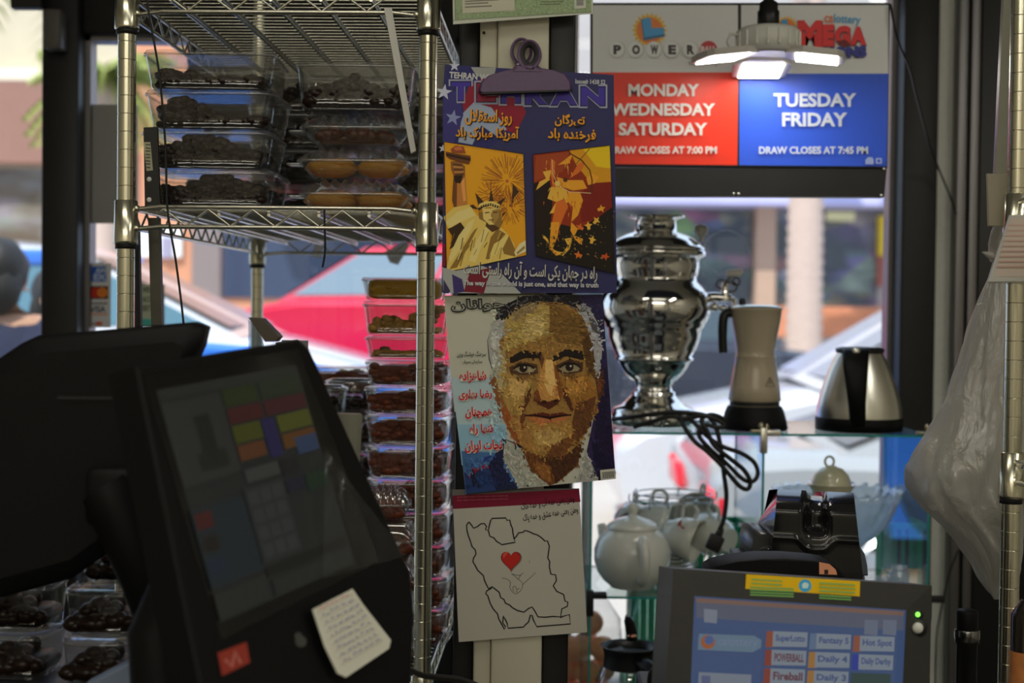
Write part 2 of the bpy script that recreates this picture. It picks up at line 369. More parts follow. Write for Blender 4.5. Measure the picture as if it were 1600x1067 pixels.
block('shop_building', 'long dark shopfront with lavender awning behind the samovar and palm trunk', 640, 1560, 8., GRYW,
      [('awning', LAV, 640, 1382, 268, 322, 1.1), ('display_window', goods('blue_goods', 11., .46), 650, 1172, 326, 480, .06), ('display_window', goods('teal_goods', 27., .40), 1206, 1368, 326, 470, .06), ('column', TAN, 1174, 1204, 318, 500, .4), ('plinth', BRK, 1206, 1420, 474, 520, .3),
       ('sign_board', YEL, 1366, 1440, 333, 394, .35), ('red_panel', RDB, 1366, 1440, 394, 440, .2), ('blue_board', mq('pale_blue_board', (.50, .60, .85)), 1384, 1560, 238, 330, .4), ('pink_board', mq('pink_board', (.55, .25, .26)), 1384, 1560, 100, 238, .2), ('lamp_board', mat('yellow_strip', (.75, .72, .40), .7), 1286, 1330, 326, 340, .12)])

# palms
FRD = mat('palm_frond', (.26, .30, .07), .6, noise=.4, nscale=6); PTR = mat('palm_trunk_bark', (.50, .38, .33), .9, noise=.25, nscale=9, bump=.8, stretch=(1, 1, 4))
def palm(label, x, y, h, r, fl, droop, seed, nf=22):
    rnd = random.Random(seed); t = thing('palm_tree', label, 'tree', (x, y, GZ), group=None)
    b = MB(); prof = []
    k = int(h / .16)
    for i in range(k + 1): z = h * i / k; rr = r * (1 - .15 * z / h); prof += [(rr * .93, z), (rr * 1.05, z + .09)]
    b.lathe(prof, (x, y, GZ), 14); b.build('trunk', PTR, t)
    b = MB(); top = V((x, y, GZ + h + .1))
    for i in range(nf):
        a = 2 * math.pi * i / nf + rnd.uniform(-.15, .15); el = rnd.uniform(-.5, 1.0); d = V((math.cos(a), math.sin(a), 0)); pts = []
        for q in range(9):
            u = q / 8; pts.append(top + d * (fl * u * math.cos(el * .7)) + V((0, 0, fl * (math.sin(el) * u - droop * u * u))))
        b.tube(pts, [.03 * (1 - .8 * q / 8) for q in range(9)], 5)
        for q in range(1, 9):
            for sgn in (-1, 1):
                for w in (0, .5):
                    p = pts[q - 1].lerp(pts[q], w); s = d.cross(V((0, 0, 1))) * sgn; L = fl * .28 * (1 - .5 * q / 9)
                    e = p + s * L * .75 + d * L * .35 - V((0, 0, L * .55)); m_ = p.lerp(e, .5) + V((0, 0, .05)); wd_ = d * .05
                    b.add([p - wd_ * .5, p + wd_ * .5, m_ + wd_, e, m_ - wd_], [(0, 1, 2, 4), (4, 2, 3)])
    b.build('crown', FRD, t); return t
palm('palm tree with thick ringed pinkish trunk, seen through the right window', (1256 - 800) / F * 20.6, 20.6, 8.5, .27, 1.5, .6, 1)
palm('short palm tree with drooping fronds at the far left window', (103 - 800) / F * 14, 14, 5.3, .15, 2.2, .40, 2, 30)
palm('palm tree with yellowing fronds between the black mullion and the rack', (165 - 800) / F * 20.8, 20.8, 4.7, .22, 1.2, .62, 5, 34)
palm('palm tree with fronds above the lottery sign', (1610 - 800) / F * 21.2, 21.2, 5.2, .2, 2.6, .4, 8, 26)

# cars
TYR = mat('tyre', (.02, .02, .022), .7); RIM = mat('alloy_rim', (.55, .56, .58), .3, .8); CGL = mat('car_glass', (.035, .055, .07), .06, 0, .8); TLR = mat('red_lamp', (.62, .015, .03), .2, emit=.15, ecol=(1, .03, .06)); HDL = mat('clear_lamp', (.75, .77, .8), .15)
def car(label, x, y, d, L, W, prof, cab, paint, roof=None, wr=.33, z=GZ, glass=None, win=None, hood=None):
    """d=+1 nose towards +x; prof: (u,z) outline of body top from nose to tail; cab: (u,z) hood-base, roof front, roof rear, tail-base"""
    gm = glass or CGL
    t = thing('car', label, 'car', (x, y, z)); X = lambda u: x + d * (L / 2 - u * L)
    b = MB(); base = .22; n = len(prof)
    rings = []
    for w, ins in ((-1, .07), (-.93, .015), (-.6, 0), (.6, 0), (.93, .015), (1, .07)):
        top = [V((X(u), y + w * W / 2, z + h - ins)) for u, h in prof]; bot = [V((X(u), y + w * W / 2, z + base)) for u in (.985, .86, .14, .015)]
        rings.append(top + bot)
    b.loft(rings, smooth=True); b.build('body', paint, t)
    if hood:
        b = MB(); hp = [q for q in prof if q[0] < cab[0][0] + .06]; b.loft([[V((X(u), y + w * W / 2, z + h - i_ + .008)) for u, h in hp] for w, i_ in ((-1.0, .09), (-.93, .015), (0, 0), (.93, .015), (1.0, .09))], closed=False, cap=(False, False)); b.build('hood', hood, t); b = MB(); [b.box((X(.68), y + s * (W * .37 + .02), z + 1.665), (L * .46, .05, .09), bev=.02) for s in (-1, 1)]; b.build('roof_stripe', paint, t)
    (u0, z0), (u1, z1), (u2, z2), (u3, z3) = cab; hb, ht = W * .46, W * .36
    b = MB(); q = [[V((X(u0), y - hb, z + z0)), V((X(u1), y - ht, z + z1)), V((X((u1 + u2) / 2), y - ht, z + max(z1, z2) + .03)), V((X(u2), y - ht, z + z2)), V((X(u3), y - hb, z + z3))]]
    q.append([V((p.x, y, p.z + .03)) for p in q[0]]); q.append([V((p.x, 2 * y - p.y, p.z)) for p in q[0]]); b.loft(q, closed=False, cap=(True, True), smooth=False); b.build('cabin', roof or paint, t)
    def lerp2(a, c, s): return a[0] + (c[0] - a[0]) * s, a[1] + (c[1] - a[1]) * s
    def glassq(nm, pts):
        b = MB(); b.add(pts, [tuple(range(len(pts)))]); c = sum((p for p in pts), V()) / len(pts); b.add([p + (c - p) * .02 + V((0, 0, -.004)) for p in pts], [tuple(range(len(pts)))[::-1]]); b.build(nm, gm, t)
    f = lambda u, s, zz: V((X(u), y + s * (hb + (ht - hb) * (zz - z0) / (z1 - z0) + .012), z + zz))
    for s in (-1, 1):
        a0 = lerp2(cab[0], cab[1], .12); a1 = lerp2(cab[0], cab[1], .88); c0 = lerp2(cab[3], cab[2], .12); c1 = lerp2(cab[3], cab[2], .88); mt, mb_ = lerp2(a1, c1, .5), lerp2(a0, c0, .5)
        glassq('window', [f(a0[0] + .01, s, a0[1]), f(a1[0] + .01, s, a1[1]), f(mt[0] - .008, s, mt[1]), f(mb_[0] - .008, s, mb_[1])])
        glassq('window', [f(mb_[0] + .008, s, mb_[1]), f(mt[0] + .008, s, mt[1]), f(c1[0] - .01, s, c1[1]), f(c0[0] - .01, s, c0[1])])
    for nm, A, B, o in (('windshield', cab[0], cab[1], -.004), ('rear_window', cab[3], cab[2], .004)):
        e0, e1 = lerp2(A, B, .1), lerp2(A, B, .9)
        glassq(nm, [V((X(e0[0] + o), y - hb * .9, z + e0[1] + .015)), V((X(e1[0] + o), y - ht * .92, z + e1[1] + .015)), V((X(e1[0] + o), y + ht * .92, z + e1[1] + .015)), V((X(e0[0] + o), y + hb * .9, z + e0[1] + .015))])
    for u in (.18, .80):
        for s in (-1, 1):
            b = MB(); c = V((X(u), y + s * (W / 2 - .10), z + wr)); M = MX.Translation(c) @ MX.Rotation(R(90), 4, 'X')
            b.lathe([(wr * .62, -.115), (wr * .93, -.12), (wr, -.08), (wr, .08), (wr * .93, .12), (wr * .62, .115)], (0, 0, 0), 26, M=M); wh = b.build('wheel', TYR, t)
            b = MB(); b.lathe([(.02, -.09), (wr * .64, -.12), (wr * .64, .12), (.02, .09)], (0, 0, 0), 26, M=M)
            for k in range(5):
                a = 2 * math.pi * k / 5; b.box((wr * .33 * math.cos(a), wr * .33 * math.sin(a), s * -.0 - s * .11), (.1, .1, .05), M=M)
            b.build('rim', RIM, wh)
    for s in (-1, 1):
        b = MB(); h = prof[-1][1]; b.box((X(.992), y + s * W * .37, z + h * .80), (.09, W * .26, .15), bev=.03); b.box((X(.965), y + s * W * .475, z + h * .82), (.30, .07, .13), bev=.02); b.build('tail_lamp', TLR, t)
        b = MB(); b.box((X(.012), y + s * W * .36, z + prof[0][1] * .82), (.1, W * .24, .13), bev=.03); b.build('headlamp', HDL, t)
    return t
paint = lambda n, c: mat(n, c, .18, 0, .6, coat=.6)
sedan = [(0, .62), (.03, .74), (.28, .90), (.35, .93), (.80, .98), (.97, .95), (1, .80)]; scab = ((.29, .90), (.45, 1.38), (.68, 1.40), (.86, .96))
suv = [(0, .75), (.03, .88), (.26, 1.02), (.33, 1.05), (.9, 1.10), (.98, 1.05), (1, .8)]; ucab = ((.27, 1.02), (.40, 1.62), (.88, 1.62), (.98, 1.08))
BLU = paint('blue_paint', (.03, .16, .62)); WHP = paint('white_paint', (.58, .58, .62)); REDP = paint('red_paint', (.60, .012, .05)); NAV = paint('near_black_paint', (.02, .025, .04)); SIL = paint('silver_paint', (.30, .31, .32))
TEG = mat('teal_windscreen', (.06, .15, .20), .12, 0, .8)
cx = lambda px, D: (px - 800) / F * D
car('blue car with white roof and sloping teal windscreen, nearest car left of the timber post', cx(120, 8.4), 8.4, 1, 4.5, 1.75, [(0, .80), (.03, 1.0), (.24, 1.24), (.30, 1.26), (.85, 1.27), (.97, 1.25), (1, .9)], ((.25, 1.24), (.47, 1.72), (.90, 1.76), (.99, 1.27)), BLU, WHP, glass=TEG, hood=WHP)
car('bright red car behind the blue one', cx(320, 12.5) + 1.6, 12.5, -1, 3.2, 1.75, [(0, 1.15), (.03, 1.32), (.22, 1.46), (.3, 1.50), (.9, 1.52), (.98, 1.5), (1, 1.0)], ((.24, 1.46), (.46, 1.92), (.92, 1.95), (.99, 1.5)), REDP, glass=mat('grey_windscreen', (.16, .22, .27), .1, 0, .8))
car('near-black car with alloy wheels behind the samovar and moka pot', cx(1045, 17.2), 17.2, 1, 4.9, 1.85, suv, ((.24, 1.03), (.38, 1.55), (.88, 1.55), (.98, 1.08)), NAV, wr=.40)
car('white car with raked windscreen behind the kettle', cx(1480, 9.2), 9.2, -1, 4.4, 1.78, [(0, .62), (.04, .74), (.26, .95), (.35, 1.0), (.85, 1.05), (.98, 1.0), (1, .7)], ((.27, .96), (.47, 1.50), (.85, 1.52), (.98, 1.02)), WHP, glass=mat('pale_windscreen', (.22, .25, .32), .1, 0, .8))
car('low silver car with a wide red tail lamp, below the samovar shelf', cx(1085, 6.9) + 1.95, 7.0, 1, 3.9, 1.7, [(0, .6), (.05, .66), (.3, .78), (.9, .82), (.98, .80), (1, .72)], ((.32, .77), (.48, 1.06), (.66, 1.08), (.86, .80)), SIL, wr=.29, z=GZ - .02)

# people outside the left window
NVY = mat('navy_cloth', (.012, .018, .05), .9, noise=.3, nscale=20); HAIR = mat('black_hair', (.008, .007, .008), .6, bump=.6, nscale=60); SKN = mat('skin', (.45, .24, .15), .55); TRS = mat('dark_trousers', (.02, .02, .025), .9)
def person(label, x, y, h, face, coat, seed=0):
    t = thing('person', label, 'person', (x, y, GZ + .02)); k = h / 1.7; MMM = MX.Translation(V((x, y, GZ + .02))) @ MX.Rotation(face, 4, 'Z') @ MX.Scale(k, 4)
    bm = MB()
    # body: one continuous skinned figure
    J = {'pel': (0, 0, .92), 'wst': (0, 0, 1.08), 'chs': (0, .01, 1.30), 'nek': (0, .0, 1.45), 'hd0': (0, -.02, 1.55), 'hd1': (0, -.01, 1.66)}
    for s, n in ((1, 'l'), (-1, 'r')):
        J.update({n + 'sh': (.17 * s, 0, 1.38), n + 'el': (.23 * s, .03, 1.10), n + 'wr': (.21 * s, -.10, .88), n + 'hn': (.205 * s, -.14, .80), n + 'hp': (.09 * s, 0, .88), n + 'kn': (.10 * s, -.02, .48), n + 'an': (.10 * s, .02, .08), n + 'to': (.11 * s, -.14, .035)})
    Rr = {'pel': .14, 'wst': .13, 'chs': .15, 'nek': .06, 'hd0': .085, 'hd1': .085, 'sh': .075, 'el': .05, 'wr': .034, 'hn': .035, 'hp': .09, 'kn': .062, 'an': .045, 'to': .035}
    E = [('pel', 'wst'), ('wst', 'chs'), ('chs', 'nek'), ('nek', 'hd0'), ('hd0', 'hd1')]
    for n in 'lr': E += [('chs', n + 'sh'), (n + 'sh', n + 'el'), (n + 'el', n + 'wr'), (n + 'wr', n + 'hn'), ('pel', n + 'hp'), (n + 'hp', n + 'kn'), (n + 'kn', n + 'an'), (n + 'an', n + 'to')]
    ks = list(J)
    def skin(nm, keys, edges, grow, m, par):
        me = bpy.data.meshes.new(nm); me.from_pydata([tuple(WM[t].inverted() @ (MMM @ V(J[q]))) for q in keys], [(keys.index(a), keys.index(b)) for a, b in edges], [])
        o = bpy.data.objects.new(nm, me); COL.objects.link(o); o.parent = par; kids.setdefault(par, []).append(o); WM[o] = WM[t]; me.materials.append(m)
        md = o.modifiers.new('s', 'SKIN'); sub = o.modifiers.new('u', 'SUBSURF'); sub.levels = sub.render_levels = 2
        for q, sv in zip(keys, me.skin_vertices[0].data): rr = Rr.get(q, Rr.get(q[1:], .05)) * k * grow; sv.radius = (rr, rr)
        me.skin_vertices[0].data[0].use_root = True
        for p in me.polygons: p.use_smooth = True
        return o
    skin('body', ks, E, 1, SKN, t)
    kk = ['chs', 'wst', 'pel', 'lsh', 'rsh', 'lel', 'rel', 'lwr', 'rwr']; skin('jacket', kk, [('chs', 'wst'), ('wst', 'pel')] + [('chs', n + 'sh') for n in 'lr'] + [(n + 'sh', n + 'el') for n in 'lr'] + [(n + 'el', n + 'wr') for n in 'lr'], 1.22, coat, t)
    kk = ['pel', 'lhp', 'rhp', 'lkn', 'rkn', 'lan', 'ran']; skin('trousers', kk, [('pel', n + 'hp') for n in 'lr'] + [(n + 'hp', n + 'kn') for n in 'lr'] + [(n + 'kn', n + 'an') for n in 'lr'], 1.18, TRS, t)
    hb = MB(); hb.blob((0, .022, 1.635), (.108, .118, .125), 14, M=MMM, jit=.06); hb.blob((0, .07, 1.56), (.10, .07, .11), 12, M=MMM, jit=.08); hb.build('hair', HAIR, t)
    fb = MB()
    for s in (-1, 1): fb.blob((.034 * s, -.098, 1.61), (.014, .008, .009), 8, M=MMM)
    fb.build('eye', HAIR, t); nb = MB(); nb.blob((0, -.112, 1.58), (.014, .022, .024), 8, M=MMM); nb.blob((0, -.098, 1.535), (.028, .01, .008), 8, M=MMM)
    for s in (-1, 1): nb.blob((.092 * s, 0, 1.595), (.012, .022, .032), 8, M=MMM)
    nb.build('face', SKN, t); return t
person('person with black hair and navy jacket seen from behind at the left edge', cx(2, 5.3), 5.3, 1.58, R(185), NVY)
person('person in dark jacket half hidden by the black mullion, beside the blue car', cx(92, 5.9), 5.9, 1.50, R(60), NVY)
# ------------------------------------------------------------------ wire racks
def plate(b, pts, Y, th, mi=0, bev=0):
    """outline measured at depth Y, th thick going back"""
    f = [P(x, y, Y) for x, y in pts]; ar = sum(f[i].x * f[(i + 1) % len(f)].z - f[(i + 1) % len(f)].x * f[i].z for i in range(len(f)))
    if ar < 0: f = f[::-1]
    g = [p + V((0, th, 0)) for p in f]
    if bev:
        c = sum(f, V()) / len(f); f0 = [p + (c - p).normalized() * bev for p in f]; f1 = [p + V((0, bev, 0)) for p in f]; return b.loft([f0, f1, g], mi, smooth=False)
    return b.loft([f, g], mi, smooth=False)
def rack(label, x, y, yaw, W, D, zs, H, step=.0254):
    M = MX.Translation(V((x, y, 0))) @ MX.Rotation(yaw, 4, 'Z'); t = thing('wire_rack', label, 'shelving', mw=M)
    for px_ in (0, W):
        for py_ in (0, D):
            b = MB(); prof = [(.0127, 0)]; z = step
            while z < H: prof += [(.0127, z - .0016), (.0127, z - .0008), (.0127, z - .0007), (.0117, z - .0004), (.0117, z + .0004), (.0127, z + .0007), (.0127, z + .0008), (.0127, z + .0016)]; z += step
            prof.append((.0127, H)); b.lathe(prof, (px_, py_, 0), 20, M=M, smooth=False)
            for i in range(len(b.sm)): b.sm[i] = True
            b.build('post', CHR, t)
    for z in zs:
        b = MB(); zt, zb = z - .003, z - .031
        def edge(p0, p1):
            p0, p1 = V(p0), V(p1); d = (p1 - p0).normalized(); L = (p1 - p0).length; n = V((d.y, -d.x, 0))
            for zz in (zt, zb): b.tube([p0 + d * .012 + V((0, 0, zz - .001)), p0 + d * .02 + V((0, 0, zz - .001)), p0 + d * .05 + n * .004 + V((0, 0, zz + .002)), p1 - d * .05 + n * .004 + V((0, 0, zz + .002)), p1 - d * .02 + V((0, 0, zz - .001)), p1 - d * .012 + V((0, 0, zz - .001))], .0033, 8, M=M)
            k = max(2, round((L - .11) / .06)); pts = []
            for i in range(k * 2 + 1):
                q = p0 + d * (.055 + (L - .11) * i / (2 * k)) + n * .004; up = zt - .001 if i % 2 == 0 else zb + .003
                pts += [q - d * .005 + V((0, 0, up + (-.004 if i % 2 == 0 else .004))), q + V((0, 0, up)), q + d * .005 + V((0, 0, up + (-.004 if i % 2 == 0 else .004)))]
            b.tube(pts, .0019, 6, M=M)
        edge((0, 0, 0), (W, 0, 0)); edge((W, 0, 0), (W, D, 0)); edge((W, D, 0), (0, D, 0)); edge((0, D, 0), (0, 0, 0))
        k = int(D / .024)
        for i in range(1, k): yy = D * i / k; b.tube([(.0, yy, zt + .002), (W, yy, zt + .002)], .0014, 5, M=M)
        for i in range(1, 6):
            xx = W * i / 6 - .01
            for zz in (zt - .002, zt - .008): b.tube([(xx, 0, zz), (xx, D, zz)], .0026, 6, M=M)
        sh = b.build('shelf', CHW, t)
        for px_ in (0, W):
            for py_ in (0, D):
                c = MB(); c.lathe([(.0135, z + .008), (.0160, z + .007), (.0172, z - .05), (.0172, z - .054), (.0135, z - .054)], (px_, py_, 0), 24, M=M)
                c.lathe([(.0132, z - .052), (.0150, z - .052), (.0150, z - .061), (.0132, z - .061)], (px_, py_, 0), 20, 1, M=M)
                for zz in (z - .004, z - .032):
                    c.blob((px_ + (.016 if px_ == 0 else -.016), py_ - .004 if py_ == 0 else py_, zz), .0055, 8, M=M)
                c.build('collar', [CHR, RUB], sh)
    return t, M
LP = P(197, 345, 2.02); YAW = -math.atan(70 / F); RW = .427; RD = .885
ZT = P(430, 8, 2.02).z + .017; ZM = P(430, 343, 2.02).z + .017; ZB = P(430, 1075, 2.02).z + .017
rack('tall chrome wire rack packed with food boxes, left of the timber post', LP.x, LP.y, YAW, RW, RD, (ZT, ZM, ZB, .14), 2.0)
RP = P(1585, 500, 1.9)
rack('chrome wire rack cut off at the right edge beside the hanging plastic bag', RP.x, RP.y - .36, 0, .6, .36, (P(1580, 332, 1.9).z + .017, P(1580, 735, 1.9).z + .017, .2), 2.0)

# ------------------------------------------------------------------ food boxes
def food(name, c, seed, rough=.35): return mat(name, c, rough, 0, .28, noise=.55, nscale=45, bump=.5)
def gel(name, c):
    m = mat(name, c, .35, noise=.35, nscale=60, bump=.5); nt = m.node_tree; b = nt.nodes['Principled BSDF']; t = nt.nodes.new('ShaderNodeBsdfTranslucent'); t.inputs[0].default_value = (*c, 1); x = nt.nodes.new('ShaderNodeMixShader'); x.inputs[0].default_value = .45
    nt.links.new(b.outputs[0], x.inputs[1]); nt.links.new(t.outputs[0], x.inputs[2]); nt.links.new(x.outputs[0], nt.nodes['Material Output'].inputs[0]); return m
PAS = gel('orange_pastry', (.95, .50, .12))
DRK = food('dark_dried_fruit', (.020, .010, .007), 1, .3); BRN = food('red_brown_dates', (.16, .040, .018), 2, .25); YLW = gel('yellow_pulp', (.80, .48, .02)); GLD = gel('golden_raisins', (.66, .38, .08))
def boxproto(w, d, h, lab):
    t = thing('food_box', lab, 'food box', (0, 0, 0)); r = .022
    b = MB(); n = 6; rings = [rrect(w * .86, d * .86, r * .8, .0012, n), rrect(w * .89, d * .89, r, .004, n)]
    for i in range(5): rings.append(rrect(w * (.89 + .08 * i / 4), d * (.89 + .08 * i / 4), r, .004 + (h - .008) * i / 4, n))
    b.loft(rings, cap=(True, False)); b.build('tub', CLP, t)
    b = MB(); b.loft([rrect(w * .97, d * .97, r, h - .005, n), rrect(w, d, r * 1.1, h - .004, n), rrect(w, d, r * 1.1, h - .0015, n), rrect(w * .97, d * .97, r, h - .001, n)], cap=(False, False)); b.build('rim', CLR, t)
    b = MB(); b.loft([rrect(w * .98, d * .98, r, h - .0005, n), rrect(w * .97, d * .97, r, h + .0025, n), rrect(w * .93, d * .93, r, h + .003, n), rrect(w * .90, d * .90, r, h + .0005, n), rrect(w * .5, d * .5, r * .6, h + .001, n)], cap=(False, True)); b.build('lid', CLL, t)
    return t
def clamproto(w, d, h):
    t = thing('clamshell_box', 'tmp', 'food box', (0, 0, 0)); hb = h * .48
    b = MB(); n = 6; rings = [rrect(w * .72, d * .72, .02, .001, n), rrect(w * .80, d * .80, .025, .005, n), rrect(w * .93, d * .93, .025, hb - .004, n), rrect(w * .96, d * .96, .022, hb, n)]; b.loft(rings, cap=(True, False)); b.build('tub', CLP, t)
    b = MB(); b.loft([rrect(w * .96, d * .96, .022, hb - .001, n), rrect(w, d, .022, hb, n), rrect(w, d, .022, hb + .003, n), rrect(w * .95, d * .95, .02, hb + .003, n)], cap=(False, False)); b.box((-w * .5 - .010, 0, hb + .001), (.024, .045, .004), bev=.0015); b.build('rim', CLR, t)
    b = MB(); nx, ny = 61, 25; vs = []
    for j in range(ny):
        for i in range(nx):
            u, v = -1 + 2 * i / (nx - 1), -1 + 2 * j / (ny - 1); e = (1 - abs(u) ** 5) * (1 - abs(v) ** 4); rb = .0030 * math.cos(u * 9 * math.pi) * (1 if abs(u) < .83 else 0)
            sc = 1 - .12 * min(1, e * 1.5); z = hb + .003 + (h - hb - .006) * min(1, e * 1.6) ** .6; vs.append((u * w / 2 * .95 * sc, v * d / 2 * .95 * sc + 0, z + rb * min(1, e * 3)))
    b.add(vs, [(j * nx + i, j * nx + i + 1, (j + 1) * nx + i + 1, (j + 1) * nx + i) for j in range(ny - 1) for i in range(nx - 1)], 0, True); b.build('lid', CLB, t)
    return t
def tubproto(r, h):
    t = thing('round_tub', 'tmp', 'food tub', (0, 0, 0)); b = MB(); n = 48; prof = [(r * .78, .001), (r * .82, .004), (r * .95, h - .006)]
    rings = [[V((q * (1 + (.012 if j % 2 else 0)) * math.cos(2 * math.pi * j / n), q * (1 + (.012 if j % 2 else 0)) * math.sin(2 * math.pi * j / n), z)) for j in range(n)] for q, z in prof]
    b.loft(rings, cap=(True, False)); b.build('tub', CLP, t)
    b = MB(); b.lathe([(r * .95, h - .008), (r, h - .007), (r, h - .001), (r * .95, h), (r * .88, h - .003), (r * .8, h + .003), (.002, h + .004)], (0, 0, 0), 40, cap=(False, False)); b.build('lid', CLR, t); return t
def heap(w, d, h, m, seed, n=36, fill=1., lean=0., size=.013, base=.40):
    rnd = random.Random(seed); b = MB()
    b.box((0, 0, h * .02 + h * base / 2), (w * .83, d * .83, h * base), bev=.010)
    for i in range(n):
        x, y = rnd.uniform(-.41, .41), rnd.uniform(-.41, .41); top = h * fill * (.62 + lean * x * 1.3 + .22 * math.sin(x * 9 + seed)); z = rnd.uniform(.28, 1.) * max(top, h * .18)
        if i % 2 == 0: y = -.41
        r = size * rnd.uniform(.75, 1.25); z = min(max(z, r * .8 + .003), h - r * .85 - .002); b.blob((x * w * .93, y * d * .93, z), (r * rnd.uniform(.8, 1.4), r, r * .8), 8, jit=.12, rot=MX.Rotation(rnd.uniform(0, 3), 3, 'Z'))
    return b.build('food', m, loc=(0, 0, 0))
used = set()
def put(proto, loc, rz, label, group, hp=None, hlabel=None, hname='dried_fruit', hgroup=None, zs=1.):
    first = proto not in used; used.add(proto)
    if first: o = proto; o.location = loc; o.rotation_euler = (0, 0, rz); o['label'] = label; o['group'] = group
    else: o = dup(proto, loc, rz, label, group)
    o.scale = (1, 1, zs)
    if hp:
        f1 = hp not in used; used.add(hp); q = hp if f1 else dup(hp, loc); q.location = (loc[0], loc[1], loc[2] + .0025); q.rotation_euler = (0, 0, rz); q.scale = (1, 1, zs * .95); q.name = hname
        tag(q, hlabel, 'food', hgroup or 'food inside the boxes', 'stuff')
    return o
ORD = ['lowest', 'second lowest', 'second highest', 'topmost']
# upper bay, left stack of four
A = boxproto(.195, .17, .0545, 'tmp'); hA = [heap(.195, .17, .0545, DRK, s, 150, f, l, .0095, bs) for s, f, l, bs in ((1, 1.25, .1, .6), (2, 1.2, 0, .55), (3, .8, -.7, .2), (4, .5, -.3, .15))]
fx = P(321, 300, 2.07).x; pitch = .0577
for i in range(4):
    put(A, (fx + (.003, -.002, .004, 0)[i], 2.155, ZM + .001 + i * pitch), R((0, 1, -1, 1)[i]), '%s clear box of dark dried fruit in the left stack of the upper bay' % ORD[i], 'boxes in the upper bay left stack', hA[i], 'dark dried fruit in the %s box of the upper bay left stack' % ORD[i])
A2 = boxproto(.19, .17, .0565, 'tmp')
fx2 = P(500, 300, 2.40).x
for i in range(4):
    put(A2, (fx2, 2.42, ZM + .001 + i * .0597), R((1, -1, 0, 2)[i]), '%s clear box in the shadowed stack behind the pastry boxes' % ORD[i], 'boxes in the shadowed middle stack', hA[i % 2], 'dark dried fruit in the %s box of the shadowed stack behind' % ORD[i])
for j, (px_, lb) in enumerate(((470, 'left'), (640, 'right'))):
    for i in range(4):
        put(A2, (P(px_, 300, 2.68).x, 2.70 - j * .04, ZM + .001 + i * .0597), R((1, 0, 2, -1)[i]), '%s box of dark fruit, %s stack at the upper shelf rear' % (ORD[i], lb), 'boxes at the rear of the upper shelf', hA[i % 2], 'dark dried fruit in the %s box of the %s rear stack' % (ORD[i], lb))
# upper bay, right: clamshells with a deep box on top
fx3 = P(552, 300, 2.09).x; CL = clamproto(.166, .15, .0475); hD = heap(.14, .125, .035, mat('brown_fruit_paste', (.10, .030, .012), .35, noise=.4, bump=.4), 9, 40, .9, 0, .011)
for i in range(3):
    put(CL, (fx3 + (.002, 0, .003)[i], 2.15, ZM + .001 + i * .0485), R((1, -1, 0)[i]), ('lowest clear clamshell of orange pastries on the upper shelf', 'middle clear clamshell of orange pastries on the upper shelf', 'ribbed clamshell of dark brown fruit above two pastry clamshells')[i], 'clamshells in the upper bay', hD if i == 2 else None, 'dark brown fruit in the clamshell above the pastries')
def pastry(seed):
    b = MB(); b.blob((0, 0, .0145), (.0375, .030, .0145), 16, jit=.10); b.blob((.014, -.008, .020), (.021, .018, .009), 12, jit=.14); b.blob((-.016, .002, .019), (.019, .02, .009), 12, jit=.14); return b.build('pastry', PAS, loc=(0, 0, 0))
pp = pastry(1); k = 0
for dx, dy, dz, a, lb in ((-.037, -.026, .003, .1, 'front left orange pastry in the lowest clamshell'), (.038, -.026, .003, -.2, 'front right orange pastry in the lowest clamshell'), (-.028, .026, .004, .4, 'rear left orange pastry in the lowest clamshell'), (.042, .026, .004, .2, 'rear right orange pastry in the lowest clamshell'),
                          (-.036, -.024, .052, -.1, 'left orange pastry in the middle clamshell'), (.040, -.024, .052, .2, 'right orange pastry in the middle clamshell')):
    q = pp if k == 0 else dup(pp, (0, 0, 0)); k += 1; q.location = (fx3 + dx, 2.15 + dy, ZM + dz); q.rotation_euler = (0, 0, a); tag(q, lb, 'pastry', 'orange pastries in clamshells')
B3 = boxproto(.178, .15, .068, 'tmp'); put(B3, (fx3, 2.16, ZM + .148), 0, 'deep clear box of dark fruit on top of the clamshell stack', 'boxes in the upper bay', heap(.178, .15, .068, DRK, 21, 120, .95, 0, .010, .5), 'dark fruit in the deep box on top of the clamshells')
